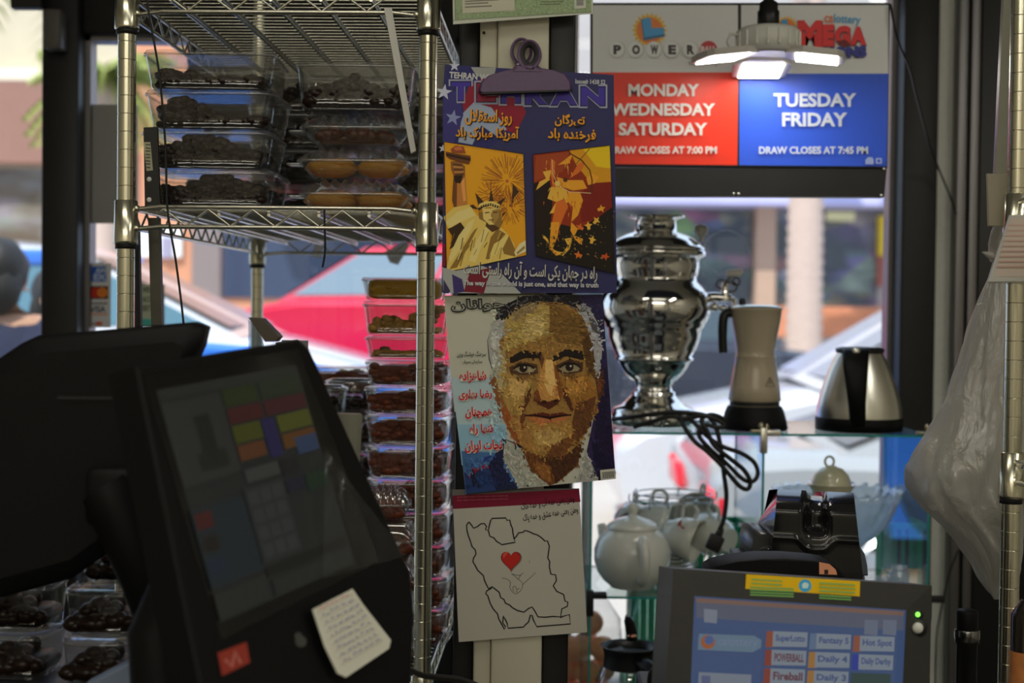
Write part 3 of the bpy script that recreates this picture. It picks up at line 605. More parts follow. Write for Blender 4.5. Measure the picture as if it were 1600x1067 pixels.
# lower bay, tall stack behind the front right post
Cp = boxproto(.135, .12, .045, 'tmp'); tops = [432, 470, 525, 562, 605, 650, 700, 752, 803, 855, 905, 955, 1005]
YF = 2.215; hC = [heap(.135, .12, .045, BRN, s, 80, 1.25, 0, .0085, .78) for s in (31, 32, 33)]; hY = heap(.135, .12, .045, YLW, 41, 16, 1.3, 0, .006, .92); hG1 = heap(.135, .12, .045, GLD, 42, 110, 1.0, .9, .0065, .2); hG2 = heap(.135, .12, .045, GLD, 43, 70, .5, -.3, .0065, .12)
nm = ['topmost', 'second', 'third', 'fourth', 'fifth', 'sixth', 'seventh', 'eighth', 'ninth', 'tenth', 'eleventh', 'twelfth', 'lowest']; zb_ = P(632, 1060, YF).z; z = ZB + .001; n_ = len(tops); zl = [P(632, y, YF).z for y in tops] + [ZB + .001]
for i in range(n_):
    hgt = zl[i] - zl[i + 1]; hp = (hY, hG1, hG2)[i] if i < 3 else hC[i % 3]; kind = ('yellow fruit pulp', 'heaped golden raisins', 'scant golden raisins')[i] if i < 3 else 'red-brown dates'
    px_ = (627, 629, 631, 639, 637, 636, 638, 636, 637, 635, 638, 636, 637)[i]
    put(Cp, (P(px_, 700, YF).x, YF + .062 + (.0, .0, .012, -.01, -.006, 0, 0, .004, 0, 0, 0, 0, 0)[i], zl[i + 1]), R((0, 0, 1, -9, -8, -5, -6, -4, -6, -4, -7, -5, -6)[i]), '%s box of %s in the tall stack behind the chrome post' % (nm[i], kind), 'tall stack of boxes in the lower bay', hp, '%s in the %s box of the tall stack' % (kind, nm[i]), ('fruit_pulp', 'raisins', 'raisins')[i] if i < 3 else 'dates', zs=(hgt - .0035) / .045)
# lower bay, clamshells end-on
E_ = clamproto(.10, .085, .052); hE = heap(.085, .07, .036, BRN, 51, 24, .9, 0, .010)
cl = [(585, 790, 855, 0), (604, 848, 905, 1), (604, 902, 957, 1), (604, 954, 1010, 1), (603, 1006, 1062, 1)]; zz = ZB + .001
for i in range(5):
    px_, a, b_, _ = cl[4 - i]; put(E_, (P(px_, 900, 2.07).x, 2.12, zz), R(88) if i < 4 else R(3), '%s clamshell in the low stack behind the note-taped till' % ['lowest', 'second lowest', 'middle', 'second highest', 'topmost'][i], 'clamshells in the low stack', hE, 'dark fruit in the %s clamshell of the low stack' % ['lowest', 'second lowest', 'middle', 'second highest', 'topmost'][i]); zz += .0525
# round tubs behind the till
T_ = tubproto(.047, .056); hT = heap(.075, .075, .05, DRK, 61, 18, .9, 0, .010); zz = ZB + .001; i = 0
ztub = P(500, 600, 2.33).z; ph = (ztub - zz) / 7
for i in range(7):
    put(T_, (P(497, 620, 2.33).x, 2.36, zz + i * ph), 0, 'round tub behind the till, ' + ('topmost of its stack' if i == 6 else ['at the foot', 'second from the foot', 'third from the foot', 'fourth from the foot', 'fifth from the foot', 'second from the top'][i] + ' of the left tub stack'), 'round tubs in the left stack', hT, 'dark fruit in a tub of the left tub stack, tub %s' % ['at the foot', 'second up', 'third up', 'fourth up', 'fifth up', 'next to top', 'on top'][i], zs=(ph - .005) / .056)
ph = (P(540, 590, 2.43).z - zz) / 7
for i in range(7):
    put(T_, (P(545, 620, 2.40).x, 2.452, zz + i * ph), .3, 'round tub between till and tall stack, ' + ['at the foot', 'second up', 'third up', 'fourth up', 'fifth up', 'next to top', 'topmost'][i] + ' of the right tub stack', 'round tubs in the right stack', hT, 'dark fruit in a tub of the right tub stack, tub %s' % ['at the foot', 'second up', 'third up', 'fourth up', 'fifth up', 'next to top', 'on top'][i], zs=(ph - .005) / .056)
ph = (P(530, 572, 2.6).z - zz) / 8
for i in range(8):
    put(Cp, (P(532, 600, 2.6).x, 2.62, zz + i * ph), R(4), 'clear box of brown fruit by the window, ' + ['at the foot', 'second up', 'third up', 'fourth up', 'fifth up', 'sixth up', 'next to the top', 'topmost'][i] + ' of the rear stack', 'boxes in the rear stack', hC[i % 3], 'brown fruit in a rear stack box, box %s' % ['at the foot', 'second up', 'third up', 'fourth up', 'fifth up', 'sixth up', 'next to top', 'on top'][i], 'dates', zs=(ph - .0035) / .045)

# ------------------------------------------------------------------ odd pieces in the rack
b = MB(); p0, p1 = P(236, 205, 2.02), P(246, 340, 2.03)
plate(b, [(224, 199), (246, 198), (250, 322), (226, 322)], 2.035, .006, bev=.001); sb = b.build('shelf_strip', BPL)
tag(sb, 'upright black strip with a printed label leaning in the upper bay', 'strip')
a = Art(onplane(P(236, 260, 2.0345), V((0, -1, 0)))); a.poly([(224, 222), (235, 222), (239, 266), (229, 267)], (110, 108, 88)); [a.line([(227.5, 226 + q * 5), (235, 226 + q * 5 + q % 2)], 2.2, (52, 52, 46)) for q in range(8)]
a.build('label', printed('strip_label'), sb)
for y_ in (280, 312): b = MB(); b.blob(P(233, y_, 2.0345), (.0035, .0012, .0035), 10); b.build('rivet', WPL, sb)
b = MB(); plate(b, [(232, 338), (248, 338), (254, 506), (237, 506), (236, 700), (252, 700)][:4], 2.06, .016, bev=.002); 
p0 = P(237, 506, 2.06); b = MB(); plate(b, [(231, 340), (248, 340), (262, 860), (247, 860)], 2.07, .014, bev=.002); o = b.build('metal_bar', mat('dark_steel', (.10, .095, .08), .4, .8, noise=.2)); tag(o, 'dark flat metal bar standing under the wire shelf beside the left post', 'bar')
b = MB(); plate(b, [(207, 352), (216, 352), (228, 860), (216, 860)], 2.10, .012, bev=.002); o = b.build('metal_bar', BLK); tag(o, 'thin black bar standing just behind the left chrome post', 'bar')
b = MB(); pts = catmull([P(228, -60, 1.985), P(231, 10, 1.985), P(248, 110, 1.988), P(258, 220, 1.99), P(262, 330, 1.992), P(275, 410, 1.99), P(288, 520, 1.985), P(292, 640, 1.98)], 8); b.tube(pts, .0016, 6); o = b.build('hanging_cable', RUB); tag(o, 'thin black cord hanging across the left end of the rack', 'cord')
b = MB(); plate(b, [(600, 12), (612, 12), (650, 236), (642, 240)], 1.995, .003, bev=.0008); o = b.build('hanging_strap', WPL); tag(o, 'slanting white plastic strap hanging from the top shelf in front of the boxes', 'strap')
b = MB(); b.tube(catmull([P(507, 322, 2.008), P(507, 345, 2.006), P(508, 390, 2.008), P(504, 418, 2.008)], 6), .0016, 6); o = b.build('hanging_hook', BLK); tag(o, 'short black wire hook hanging from the middle shelf', 'hook')
# ------------------------------------------------------------------ timber post and the papers on it
TMB = mat('cream_painted_timber', (.56, .53, .42), .65, noise=.12, nscale=9, bump=.25, stretch=(1, 1, .2))
MY = 1.80
def postbox(x0, x1, y0, y1, m, name, z1=2.7):
    a, c = P(x0, 900, y0).x, P(x1, 900, y0).x; b = MB(); b.box(((a + c) / 2, (y0 + y1) / 2, z1 / 2), (c - a, y1 - y0, z1), bev=.003); return struct(b.build(name, m))
postbox(741, 768, 1.826, 1.93, TMB, 'pillar_batten'); postbox(768.5, 848, 1.820, 1.93, TMB, 'pillar'); postbox(848.5, 889, 1.835, 1.93, BLK, 'trim_5'); postbox(709, 740.5, 1.86, 1.93, BLK, 'trim_6')
b = MB(); b.blob(P(756, 51, 1.823), (.002, .002, .002), 8); o = b.build('nail', BLK); tag(o, 'small dark nail head in the cream post above the purple clip', 'nail')
PAP = mat('paper_edges', (.6, .58, .54), .8); INK = printed('glossy_print', .38, .16); INKM = printed('matte_print', .6, .18)
NF = V((0, -1, 0))
def sheet(name, label, cat, quad, Y, th, ink, gain=2.0, crop=None, grp=None):
    t = thing(name, label, cat, P(sum(p[0] for p in quad) / 4, max(p[1] for p in quad), Y), group=grp)
    b = MB(); plate(b, quad, Y + .0006, th); b.build('pages' if th > .001 else 'backing', PAP, t)
    a = Art(onplane(V((0, Y, 0)), NF), gain, .00003, crop); return t, a
# --- upper magazine (measured in two enlarged views)
q1 = [(695, 101), (959, 117), (964, 458), (690, 457)]
t, a = sheet('magazine', 'upper magazine in blue with gold lettering and two slanted pictures, under the purple clip', 'magazine', q1, MY, .004, INK)
Dk = (38, 38, 72)
a.poly(q1, Dk)
rnd = random.Random(3)
a.poly([(695, 101), (790, 107), (800, 140), (806, 200), (760, 235), (694, 225), (692, 150)], (33, 33, 78))
a.poly([(736, 105), (775, 106), (770, 128), (744, 118)], (120, 122, 118)); a.poly([(735, 130), (762, 120), (800, 125), (822, 176), (806, 208), (770, 200), (756, 172), (728, 190), (722, 160)], (108, 22, 38)); a.poly([(722, 178), (740, 160), (768, 168), (792, 202), (775, 212), (752, 196), (738, 226), (716, 222)], (118, 128, 148)); a.poly([(692, 150), (716, 140), (724, 180), (708, 226), (692, 226)], (44, 40, 92))
def star(x, y, r, c, rot=0): a.poly([(x + (r if i % 2 == 0 else r * .4) * math.sin(R(36 * i + rot)), y - (r if i % 2 == 0 else r * .4) * math.cos(R(36 * i + rot))) for i in range(10)], c)
star(710, 103, 9, (150, 152, 168)); star(694, 144, 13, (150, 152, 168), 8); star(708, 184, 13, (104, 110, 146), 10); star(692, 232, 7, (150, 152, 168), 5)
a.poly([(695, 101), (706, 101.5), (704, 104), (695, 112)], Dk)
a.text('TEHRAN WEEKLY', 702, 115, 794, 125, (150, 150, 150), .035, 4); a.text('Issue# 1438 S2', 899, 124, 946, 132, (140, 140, 146), .03, 2)
for ch, x0, x1, y0 in (('T', 702, 738, 125), ('E', 742, 777, 127), ('H', 780, 816, 129), ('R', 818, 858, 131), ('A', 858, 904, 132), ('N', 905, 948, 133)):
    a.text(ch, x0 - 1, y0 - 1, x1 + 1, y0 + 36, (118, 120, 138), .075); a.text(ch, x0 + 1.6, y0 + 1.6, x1 - 1.6, y0 + 33.4, (24, 24, 58), .06); a.text(ch, x0 + 3.2, y0 + 3.4, x1 - 3.2, y0 + 31.6, (52, 40, 118) if ch not in 'E' else (110, 24, 44), .05)
GO = (196, 132, 36)
for tx, x0, y0, x1, y1, r_ in (('روز استقلال', 727, 171, 800, 196, 2), ('آمریکا مبارک باد', 712, 196, 811, 220, 2), ('تیرگان', 867, 178, 914, 198, 2), ('فرخنده باد', 856, 201, 931, 222, 2)):
    a.text(tx, x0 + 1.2, y0 + 1.4, x1 + 1.2, y1 + 1.4, (14, 14, 22), .05, r_); a.text(tx, x0, y0, x1, y1, GO, .028, r_)
a.crop = (680, 200, 300 / 1143.)
# slanted picture: robed statue with a raised torch and fireworks
a.poly([(53, 82), (525, 155), (543, 757), (68, 857)], (196, 138, 26))
for cx_, cy_, rr_, n_ in ((430, 316, 168, 70), (445, 465, 120, 46), (330, 400, 95, 20)):
    for i in range(n_):
        an = 2 * math.pi * i / n_ + rnd.uniform(-.05, .05); r0, r1 = rr_ * rnd.uniform(.12, .6), rr_ * rnd.uniform(.7, 1.)
        x1_ = min(cx_ + r1 * math.cos(an), 524 + (cy_) * .02); a.line([(cx_ + r0 * math.cos(an), cy_ + r0 * math.sin(an)), (x1_, cy_ + r1 * math.sin(an))], rnd.uniform(2.5, 5), (128, 74, 24) if i % 3 else (112, 52, 26), up=.1)
a.k += 1; a.disc(428, 316, 10, (150, 70, 40)); a.disc(447, 462, 8, (120, 60, 30))
for pts in ([(262, 480), (238, 385), (300, 450)], [(318, 445), (332, 362), (352, 445)], [(362, 448), (424, 408), (388, 462)], [(225, 455), (180, 470), (260, 485)], [(455, 470), (462, 330), (500, 380), (470, 410)], [(400, 510), (430, 490), (400, 530)]): a.poly(pts, (52, 34, 20))
ROB, RSH, RHI, RDK = (176, 152, 78), (112, 84, 36), (204, 186, 118), (44, 30, 14)
a.poly([(108, 300), (178, 280), (190, 440), (196, 480), (120, 505), (100, 430)], (150, 96, 44)); a.poly([(108, 300), (130, 300), (128, 495), (120, 505), (100, 430)], (86, 50, 22)); a.poly([(150, 300), (172, 290), (184, 430), (168, 440)], (186, 128, 66))
a.poly([(92, 200), (150, 195), (178, 230), (178, 285), (150, 330), (118, 325), (108, 280), (96, 250)], (112, 70, 34)); a.poly([(108, 285), (165, 280), (150, 330), (120, 325)], (34, 20, 12))
for i in range(5): a.line([(104 + i * 3, 215 + i * 16), (160 + i * 3, 222 + i * 13)], 7, (156, 112, 60) if i % 2 else (60, 36, 18))
a.poly([(62, 140), (110, 150), (210, 165), (212, 190), (200, 216), (150, 205), (85, 182), (65, 165)], (84, 48, 24)); a.poly([(64, 150), (210, 180), (208, 196), (66, 166)], (42, 24, 14)); a.poly([(92, 125), (120, 104), (170, 112), (182, 150), (100, 146)], (120, 58, 34)); a.poly([(110, 118), (150, 108), (165, 130), (120, 134)], (156, 86, 48))
a.poly([(50, 530), (110, 472), (200, 455), (250, 520), (300, 560), (380, 580), (440, 640), (470, 690), (485, 770), (68, 857), (66, 830), (85, 760), (110, 640), (75, 600)], ROB)
for pts, c in (([(60, 560), (130, 500), (215, 470), (240, 520), (150, 560), (90, 590)], RHI), ([(75, 600), (100, 640), (92, 720), (130, 690), (180, 600), (150, 560), (100, 590)], RDK), ([(140, 640), (200, 560), (235, 540), (215, 600), (150, 720), (90, 800), (80, 770)], RHI), ([(85, 840), (160, 720), (230, 610), (255, 590), (200, 700), (130, 830)], RSH),
               ([(200, 790), (250, 660), (300, 590), (330, 590), (280, 690), (240, 800)], RHI), ([(300, 780), (330, 650), (370, 600), (420, 630), (360, 700), (330, 780)], RSH), ([(320, 770), (350, 690), (430, 640), (440, 690), (390, 745)], (188, 168, 96)), ([(440, 640), (475, 720), (478, 766), (410, 750), (400, 720)], RSH), ([(470, 740), (500, 690), (538, 668), (541, 735), (480, 762)], (196, 184, 138)), ([(484, 742), (530, 700), (535, 716), (490, 752)], (120, 100, 64))):
    a.poly(pts, c, .2)
for i in range(26):
    x_ = rnd.uniform(100, 440); y_ = rnd.uniform(600, 760); a.line([(x_, y_), (x_ - rnd.uniform(10, 30), y_ + rnd.uniform(30, 75))], rnd.uniform(3, 7), rnd.choice([RSH, RHI, RDK, (150, 124, 60)]), .05)
a.k += 1
a.poly([(305, 560), (370, 560), (385, 600), (340, 620), (300, 585)], (66, 44, 20)); a.poly([(258, 500), (385, 490), (400, 560), (385, 600), (360, 580), (300, 560), (262, 540)], (110, 84, 40)); a.poly([(282, 480), (376, 476), (380, 530), (350, 575), (322, 576), (286, 540)], (184, 160, 92)); a.poly([(340, 490), (378, 480), (380, 530), (352, 572), (336, 560)], (132, 104, 52))
a.poly([(250, 490), (262, 452), (300, 436), (350, 436), (385, 455), (392, 486), (320, 470)], (190, 166, 92)); a.line([(256, 486), (285, 464), (330, 455), (386, 474)], 16, (50, 36, 18))
for i in range(9): a.line([(266 + i * 14, 478 - 18 * math.sin(i * .37 + .3)), (268 + i * 14, 462 - 18 * math.sin(i * .37 + .3))], 5, (190, 166, 92), .1)
a.line([(296, 505), (322, 502)], 6, (56, 38, 18)); a.line([(344, 502), (372, 500)], 6, (56, 38, 18)); a.line([(334, 505), (338, 530)], 5, (96, 70, 34)); a.line([(318, 548), (350, 546)], 5, (80, 52, 26))
a.line([(53, 82), (525, 155), (543, 757), (68, 857)], 3, (20, 18, 30), 1, True)
# slanted picture: leaping archer in flames over dark leaves
a.poly([(582, 157), (1040, 103), (1070, 866), (600, 760)], (112, 36, 14))
for pts, c in (([(800, 132), (1040, 103), (1050, 330), (930, 330), (840, 220)], (166, 116, 20)), ([(880, 125), (1040, 105), (1045, 240), (960, 230)], (190, 160, 22)), ([(584, 330), (680, 300), (700, 420), (690, 560), (640, 640), (592, 640)], (26, 15, 12)), ([(590, 640), (700, 560), (860, 600), (1056, 470), (1070, 866), (600, 760)], (22, 17, 12)), ([(900, 330), (1050, 320), (1054, 470), (960, 540), (870, 560), (860, 430)], (96, 24, 14)), ([(600, 165), (800, 140), (760, 260), (640, 300), (586, 320)], (124, 50, 22))): a.poly(pts, c, .3)
FL = [(192, 132, 34), (206, 160, 60), (168, 84, 28), (150, 60, 24)]
for pts, c in (([(690, 180), (715, 200), (705, 320), (740, 340), (720, 380), (670, 420), (700, 350), (685, 260)], 2), ([(720, 290), (790, 310), (880, 310), (905, 360), (820, 372), (740, 345)], 0), ([(690, 350), (750, 350), (800, 380), (790, 440), (740, 500), (680, 510), (720, 440), (668, 420)], 1), ([(800, 380), (860, 380), (880, 430), (850, 520), (810, 560), (820, 470), (780, 430)], 0),
               ([(720, 440), (770, 420), (790, 470), (760, 540), (730, 620), (700, 700), (690, 640), (700, 540)], 2), ([(690, 560), (740, 560), (730, 640), (700, 720), (760, 750), (720, 760), (680, 720)], 0), ([(600, 370), (620, 320), (660, 300), (640, 260), (690, 250), (680, 310), (640, 340)], 1), ([(770, 190), (820, 150), (800, 210), (730, 220)], 0), ([(850, 215), (890, 195), (880, 240), (850, 270), (800, 300)], 2), ([(900, 300), (930, 270), (975, 290), (950, 330), (910, 340)], 0),
               ([(640, 650), (680, 690), (670, 660), (650, 640)], 1), ([(700, 730), (760, 740), (790, 700), (770, 660), (820, 650), (800, 720), (760, 762)], 1), ([(810, 560), (850, 600), (830, 640), (880, 660), (870, 700), (830, 660), (805, 610)], 0)): a.poly(pts, FL[c], .2)
for i in range(60):
    x_, y_ = rnd.choice([(720, 400), (760, 330), (710, 600), (840, 440), (690, 240), (800, 200)]); x_ += rnd.gauss(0, 28); y_ += rnd.gauss(0, 32); a.line([(x_, y_), (x_ + rnd.uniform(-14, 14), y_ + rnd.uniform(14, 40))], rnd.uniform(3, 7), FL[i % 4], .05, taper=True)
a.k += 1; a.line([(696, 190), (700, 270), (730, 340), (800, 380), (930, 388)], 4, (176, 150, 110)); a.line([(800, 150), (870, 190), (920, 250), (934, 310), (930, 388)], 7, (64, 36, 20)); a.line([(920, 122), (820, 236)], 4, (84, 54, 20)); a.disc(728, 330, 16, (200, 170, 96)); a.disc(775, 308, 14, (70, 36, 20))
for i in range(170):
    x_ = rnd.uniform(604, 1062); y_ = rnd.uniform(640 if x_ < 860 else 640 - (x_ - 860) * .8, 730 + (x_ - 600) * .24); s_ = rnd.uniform(5, 12); c = rnd.choice([(52, 40, 22), (84, 66, 30), (34, 26, 14), (110, 90, 48), (14, 10, 8)]); a.poly([(x_, y_), (x_ + s_, y_ - s_ * .6), (x_ + s_ * 1.4, y_ + s_ * .5)], c, .05)
a.k += 1
for x_, y_, c in ((990, 480, 0), (960, 550, 1), (912, 580, 1), (935, 664, 1), (860, 590, 2), (850, 755, 2), (1015, 765, 3)):
    a.poly([(x_ + (26 if i % 2 == 0 else 11) * math.sin(R(40 * i + x_)), y_ - (26 if i % 2 == 0 else 11) * math.cos(R(40 * i + x_))) for i in range(9)], FL[c])
a.line([(582, 157), (1040, 103), (1070, 866), (600, 760)], 3, (20, 14, 20), 1, True)
a.poly([(42, 828), (120, 850), (280, 820), (400, 870), (512, 985), (48, 982)], (128, 130, 128)); a.poly([(205, 860), (330, 830), (320, 880), (290, 984), (170, 975)], (92, 24, 36)); a.poly([(100, 870), (160, 900), (175, 975), (110, 985)], (48, 40, 84)); a.poly([(50, 900), (90, 970), (80, 984), (48, 984)], (46, 40, 70)); a.poly([(420, 860), (512, 940), (515, 984), (470, 930)], Dk); a.poly([(43, 690), (60, 690), (62, 820), (45, 826)], (96, 24, 34))
a.text('راه در جهان یکی است و آن راه راستی است', 172, 800, 968, 908, (22, 22, 34), .05, 2.5); a.text('راه در جهان یکی است و آن راه راستی است', 170, 797, 966, 905, (150, 148, 142), .02, 2.5)
a.text('The way in the world is just one, and that way is truth', 168, 914, 972, 956, (26, 26, 44), .07, 1); a.text('The way in the world is just one, and that way is truth', 168, 914, 972, 952, (150, 150, 152), .03, 1)
a.build('cover', INK, t)
# --- lower magazine: painted portrait of a grey haired man
q2 = [(694, 462), (941, 460), (962, 748), (728, 771)]
t, a = sheet('magazine', 'lower magazine with a painted portrait of a grey-haired man and red lettering', 'magazine', q2, MY + .0085, .004, INK, crop=(680, 440, 300 / 941.))
Q = [(44, 70), (819, 63), (885, 966), (150, 1039)]; a.poly(Q, (142, 142, 132))
FACE = [(285, 300), (283, 210), (360, 120), (480, 88), (640, 95), (735, 160), (785, 330), (800, 470), (800, 600), (762, 700), (710, 790), (640, 850), (560, 862), (470, 840), (400, 790), (352, 700), (312, 560), (286, 470)]
L = [([(44, 70), (290, 70), (270, 400), (300, 520), (95, 640), (60, 300)], (146, 146, 134)), ([(80, 470), (280, 470), (320, 640), (345, 800), (120, 800)], (132, 150, 156)), ([(110, 700), (345, 700), (350, 860), (130, 900)], (108, 140, 158)), ([(128, 830), (330, 840), (420, 1010), (150, 1039)], (52, 82, 122)), ([(140, 930), (330, 900), (400, 1014), (152, 1039)], (28, 44, 84)),
     ([(560, 66), (819, 63), (885, 966), (800, 975), (740, 840), (800, 560), (790, 250), (700, 110)], (34, 28, 58)), ([(800, 400), (845, 420), (885, 966), (830, 970), (780, 760)], (24, 18, 44)),
     ([(340, 770), (420, 800), (560, 1000), (420, 1014), (352, 900)], (22, 20, 44)), ([(345, 775), (400, 800), (560, 1000), (410, 1013), (330, 860)], (130, 130, 122)), ([(735, 815), (800, 970), (690, 985), (720, 900)], (126, 126, 122)), ([(340, 770), (330, 900), (405, 1014), (300, 1024), (260, 900)], (24, 28, 56)), ([(760, 760), (885, 930), (885, 966), (800, 974)], (20, 16, 40)),
     ([(420, 800), (600, 860), (715, 800), (700, 900), (600, 985), (560, 1000), (470, 930)], (84, 50, 26)), ([(520, 850), (720, 790), (690, 900), (590, 985)], (58, 34, 22)), ([(470, 880), (560, 900), (570, 985), (520, 960)], (112, 72, 36)),
     ([(255, 290), (300, 160), (350, 110), (430, 80), (400, 200), (340, 220), (320, 420), (290, 470), (262, 380)], (58, 56, 60)), (FACE, (120, 90, 46)),
     ([(330, 170), (470, 100), (560, 120), (560, 260), (430, 300), (340, 340)], (140, 118, 66)), ([(440, 180), (520, 160), (540, 250), (450, 290), (420, 250)], (154, 134, 86)), ([(350, 130), (520, 90), (480, 150), (380, 190)], (118, 100, 70)), ([(560, 110), (730, 170), (775, 330), (700, 310), (600, 300), (560, 240)], (96, 70, 34)), ([(700, 170), (785, 330), (798, 500), (740, 420), (720, 300)], (70, 48, 24)),
     ([(290, 300), (340, 340), (350, 470), (330, 560), (300, 500)], (140, 128, 92)), ([(330, 430), (470, 480), (480, 540), (430, 640), (380, 680), (330, 560)], (136, 108, 58)), ([(350, 470), (460, 490), (430, 560), (370, 560)], (162, 132, 78)), ([(600, 480), (740, 450), (790, 520), (770, 620), (690, 640), (630, 560)], (122, 84, 36)), ([(640, 480), (730, 460), (720, 540), (650, 560)], (148, 106, 50)), ([(690, 600), (790, 560), (760, 700), (700, 790), (660, 740)], (78, 48, 26)),
     ([(320, 560), (380, 680), (420, 800), (380, 770), (330, 660)], (118, 64, 32)), ([(390, 640), (450, 700), (480, 830), (420, 800), (360, 690)], (132, 96, 50)), ([(440, 690), (660, 680), (690, 760), (600, 850), (490, 830)], (130, 98, 50)), ([(480, 730), (560, 720), (640, 740), (600, 800), (500, 800)], (146, 120, 70)), ([(560, 800), (700, 740), (640, 850), (540, 862)], (88, 54, 28)),
     ([(520, 380), (590, 380), (610, 500), (622, 570), (560, 590), (500, 570), (510, 480)], (150, 108, 56)), ([(540, 380), (575, 385), (590, 500), (560, 560), (535, 500)], (184, 150, 92)), ([(500, 520), (520, 580), (480, 590), (485, 550)], (94, 50, 26)), ([(480, 575), (540, 590), (620, 570), (600, 600), (560, 625), (510, 605)], (64, 30, 18)), ([(580, 400), (600, 420), (625, 560), (610, 580), (590, 480)], (104, 60, 28)),
     ([(365, 372), (430, 335), (520, 345), (530, 375), (440, 375), (368, 400)], (26, 20, 18)), ([(565, 372), (640, 330), (722, 340), (728, 385), (640, 365), (580, 392)], (24, 18, 16)), ([(360, 420), (420, 390), (500, 405), (505, 450), (430, 462), (370, 450)], (66, 44, 28)), ([(590, 410), (660, 378), (725, 395), (722, 440), (650, 455), (598, 440)], (58, 38, 24)),
     ([(385, 428), (430, 408), (495, 425), (480, 442), (420, 448)], (128, 118, 92)), ([(600, 425), (655, 402), (715, 415), (700, 438), (640, 445)], (118, 106, 84)), ([(375, 425), (430, 400), (500, 418), (430, 412)], (18, 14, 12)), ([(592, 420), (655, 392), (722, 410), (655, 404)], (18, 14, 12)), ([(400, 460), (480, 455), (440, 480)], (96, 70, 40)), ([(620, 458), (700, 450), (660, 475)], (84, 58, 32)),
     ([(440, 655), (520, 640), (565, 648), (620, 640), (668, 655), (560, 668)], (70, 28, 20)), ([(445, 660), (560, 668), (665, 660), (620, 690), (520, 695), (470, 682)], (142, 86, 50)), ([(440, 650), (560, 662), (668, 650), (560, 674)], (34, 16, 14)), ([(470, 510), (440, 570), (415, 640), (432, 640), (470, 570)], (74, 40, 24)), ([(618, 500), (660, 570), (680, 630), (664, 632), (630, 570)], (64, 34, 20)), ([(420, 640), (445, 650), (430, 700), (415, 690)], (84, 46, 26)), ([(520, 350), (535, 380), (522, 430), (512, 380)], (80, 48, 28)),
     ([(300, 190), (330, 120), (430, 70), (560, 64), (690, 66), (760, 150), (740, 200), (700, 130), (600, 100), (480, 95), (380, 130), (310, 230)], (24, 22, 26)), ([(690, 110), (750, 120), (800, 210), (818, 330), (812, 440), (786, 470), (776, 330), (740, 210)], (126, 126, 130)), ([(740, 140), (790, 200), (800, 260), (770, 240)], (60, 58, 64)), ([(258, 290), (285, 200), (335, 170), (340, 230), (312, 300), (318, 410), (292, 470), (268, 380)], (132, 132, 128)), ([(272, 280), (300, 240), (300, 400), (284, 420)], (152, 152, 146)), ([(785, 470), (825, 430), (828, 540), (800, 590)], (62, 36, 24)), ([(790, 480), (812, 470), (814, 530), (800, 550)], (92, 52, 30)), ([(268, 470), (296, 470), (318, 560), (320, 660), (300, 600)], (104, 62, 36)), ([(150, 945), (255, 890), (250, 905), (155, 955)], (104, 22, 30)), ([(180, 880), (195, 960), (240, 1000), (210, 1000), (175, 960)], (22, 24, 40)), ([(240, 860), (285, 850), (230, 890)], (30, 44, 100))]
for pts, c in L: a.poly(pts, c, .5)
def inside(p, poly):
    r = False; j = len(poly) - 1
    for i in range(len(poly)):
        if (poly[i][1] > p[1]) != (poly[j][1] > p[1]) and p[0] < (poly[j][0] - poly[i][0]) * (p[1] - poly[i][1]) / (poly[j][1] - poly[i][1]) + poly[i][0]: r = not r
        j = i
    return r
small = L[44:46] + L[46:48] + L[36:44] + L[47:52]
rnd = random.Random(11)
def colat(p):
    for pts, c in reversed(L):
        if inside(p, pts): return c
    return None
a.k += 2
for i in range(4200):
    p = (rnd.uniform(80, 870), rnd.uniform(70, 1000))
    if p[0] < 270 and p[1] < 860: continue
    c = colat((p[0] + rnd.gauss(0, 8), p[1] + rnd.gauss(0, 8))) if not (350 < p[0] < 745 and 320 < p[1] < 465 or 430 < p[0] < 680 and 560 < p[1] < 690) else colat(p)
    if not c: continue
    an = rnd.gauss(1.2 if p[1] > 300 else .2, .6); l = rnd.uniform(10, 24); w = rnd.uniform(4, 9); k_ = rnd.uniform(.80, 1.22)
    if 350 < p[0] < 740 and 370 < p[1] < 460 or 430 < p[0] < 680 and 560 < p[1] < 680: l *= .5; w *= .5
    c = tuple(min(235, max(0, v * k_ + rnd.uniform(-5, 5))) for v in c)
    e = (p[0] + l * math.cos(an), p[1] + l * math.sin(an))
    if not inside(e, Q) or not inside(p, Q): continue
    a.line([p, ((p[0] + e[0]) / 2 + rnd.uniform(-2, 2), (p[1] + e[1]) / 2), e], w, c, .004)
for i in range(110):   # hair strands
    x_ = rnd.uniform(300, 760); y_ = 70 + abs(x_ - 540) ** 2 * .0016 + rnd.uniform(-6, 40); a.line([(x_, y_), (x_ + rnd.uniform(-26, 26), y_ - rnd.uniform(0, 20))], rnd.uniform(2, 5), rnd.choice([(20, 18, 22), (30, 28, 34), (88, 88, 92), (54, 52, 58)]), .02)
a.k += 1
for x_, y_ in ((432, 424), (658, 418)): a.disc(x_, y_, 20, (28, 18, 14)); a.disc(x_ + 6, y_ - 4, 5, (150, 146, 138)); a.line([(x_ - 48, y_ + 4), (x_ - 20, y_ - 18), (x_ + 24, y_ - 18), (x_ + 54, y_ + 2)], 7, (20, 14, 12))
a.line([(440, 655), (500, 656), (560, 664), (620, 656), (668, 652)], 6, (32, 14, 12)); a.disc(535, 588, 11, (36, 16, 12), 7); a.disc(592, 582, 10, (36, 16, 12), 6)
for tx, x0, y0, x1, y1, r_ in (('جوانان', 76, 82, 345, 150, -1),): a.text(tx, x0, y0, x1, y1, (20, 20, 22), .06, r_, out=None); a.text(tx, x0 + 5, y0 + 7, x1 - 5, y1 - 7, (118, 118, 110), .005, r_)
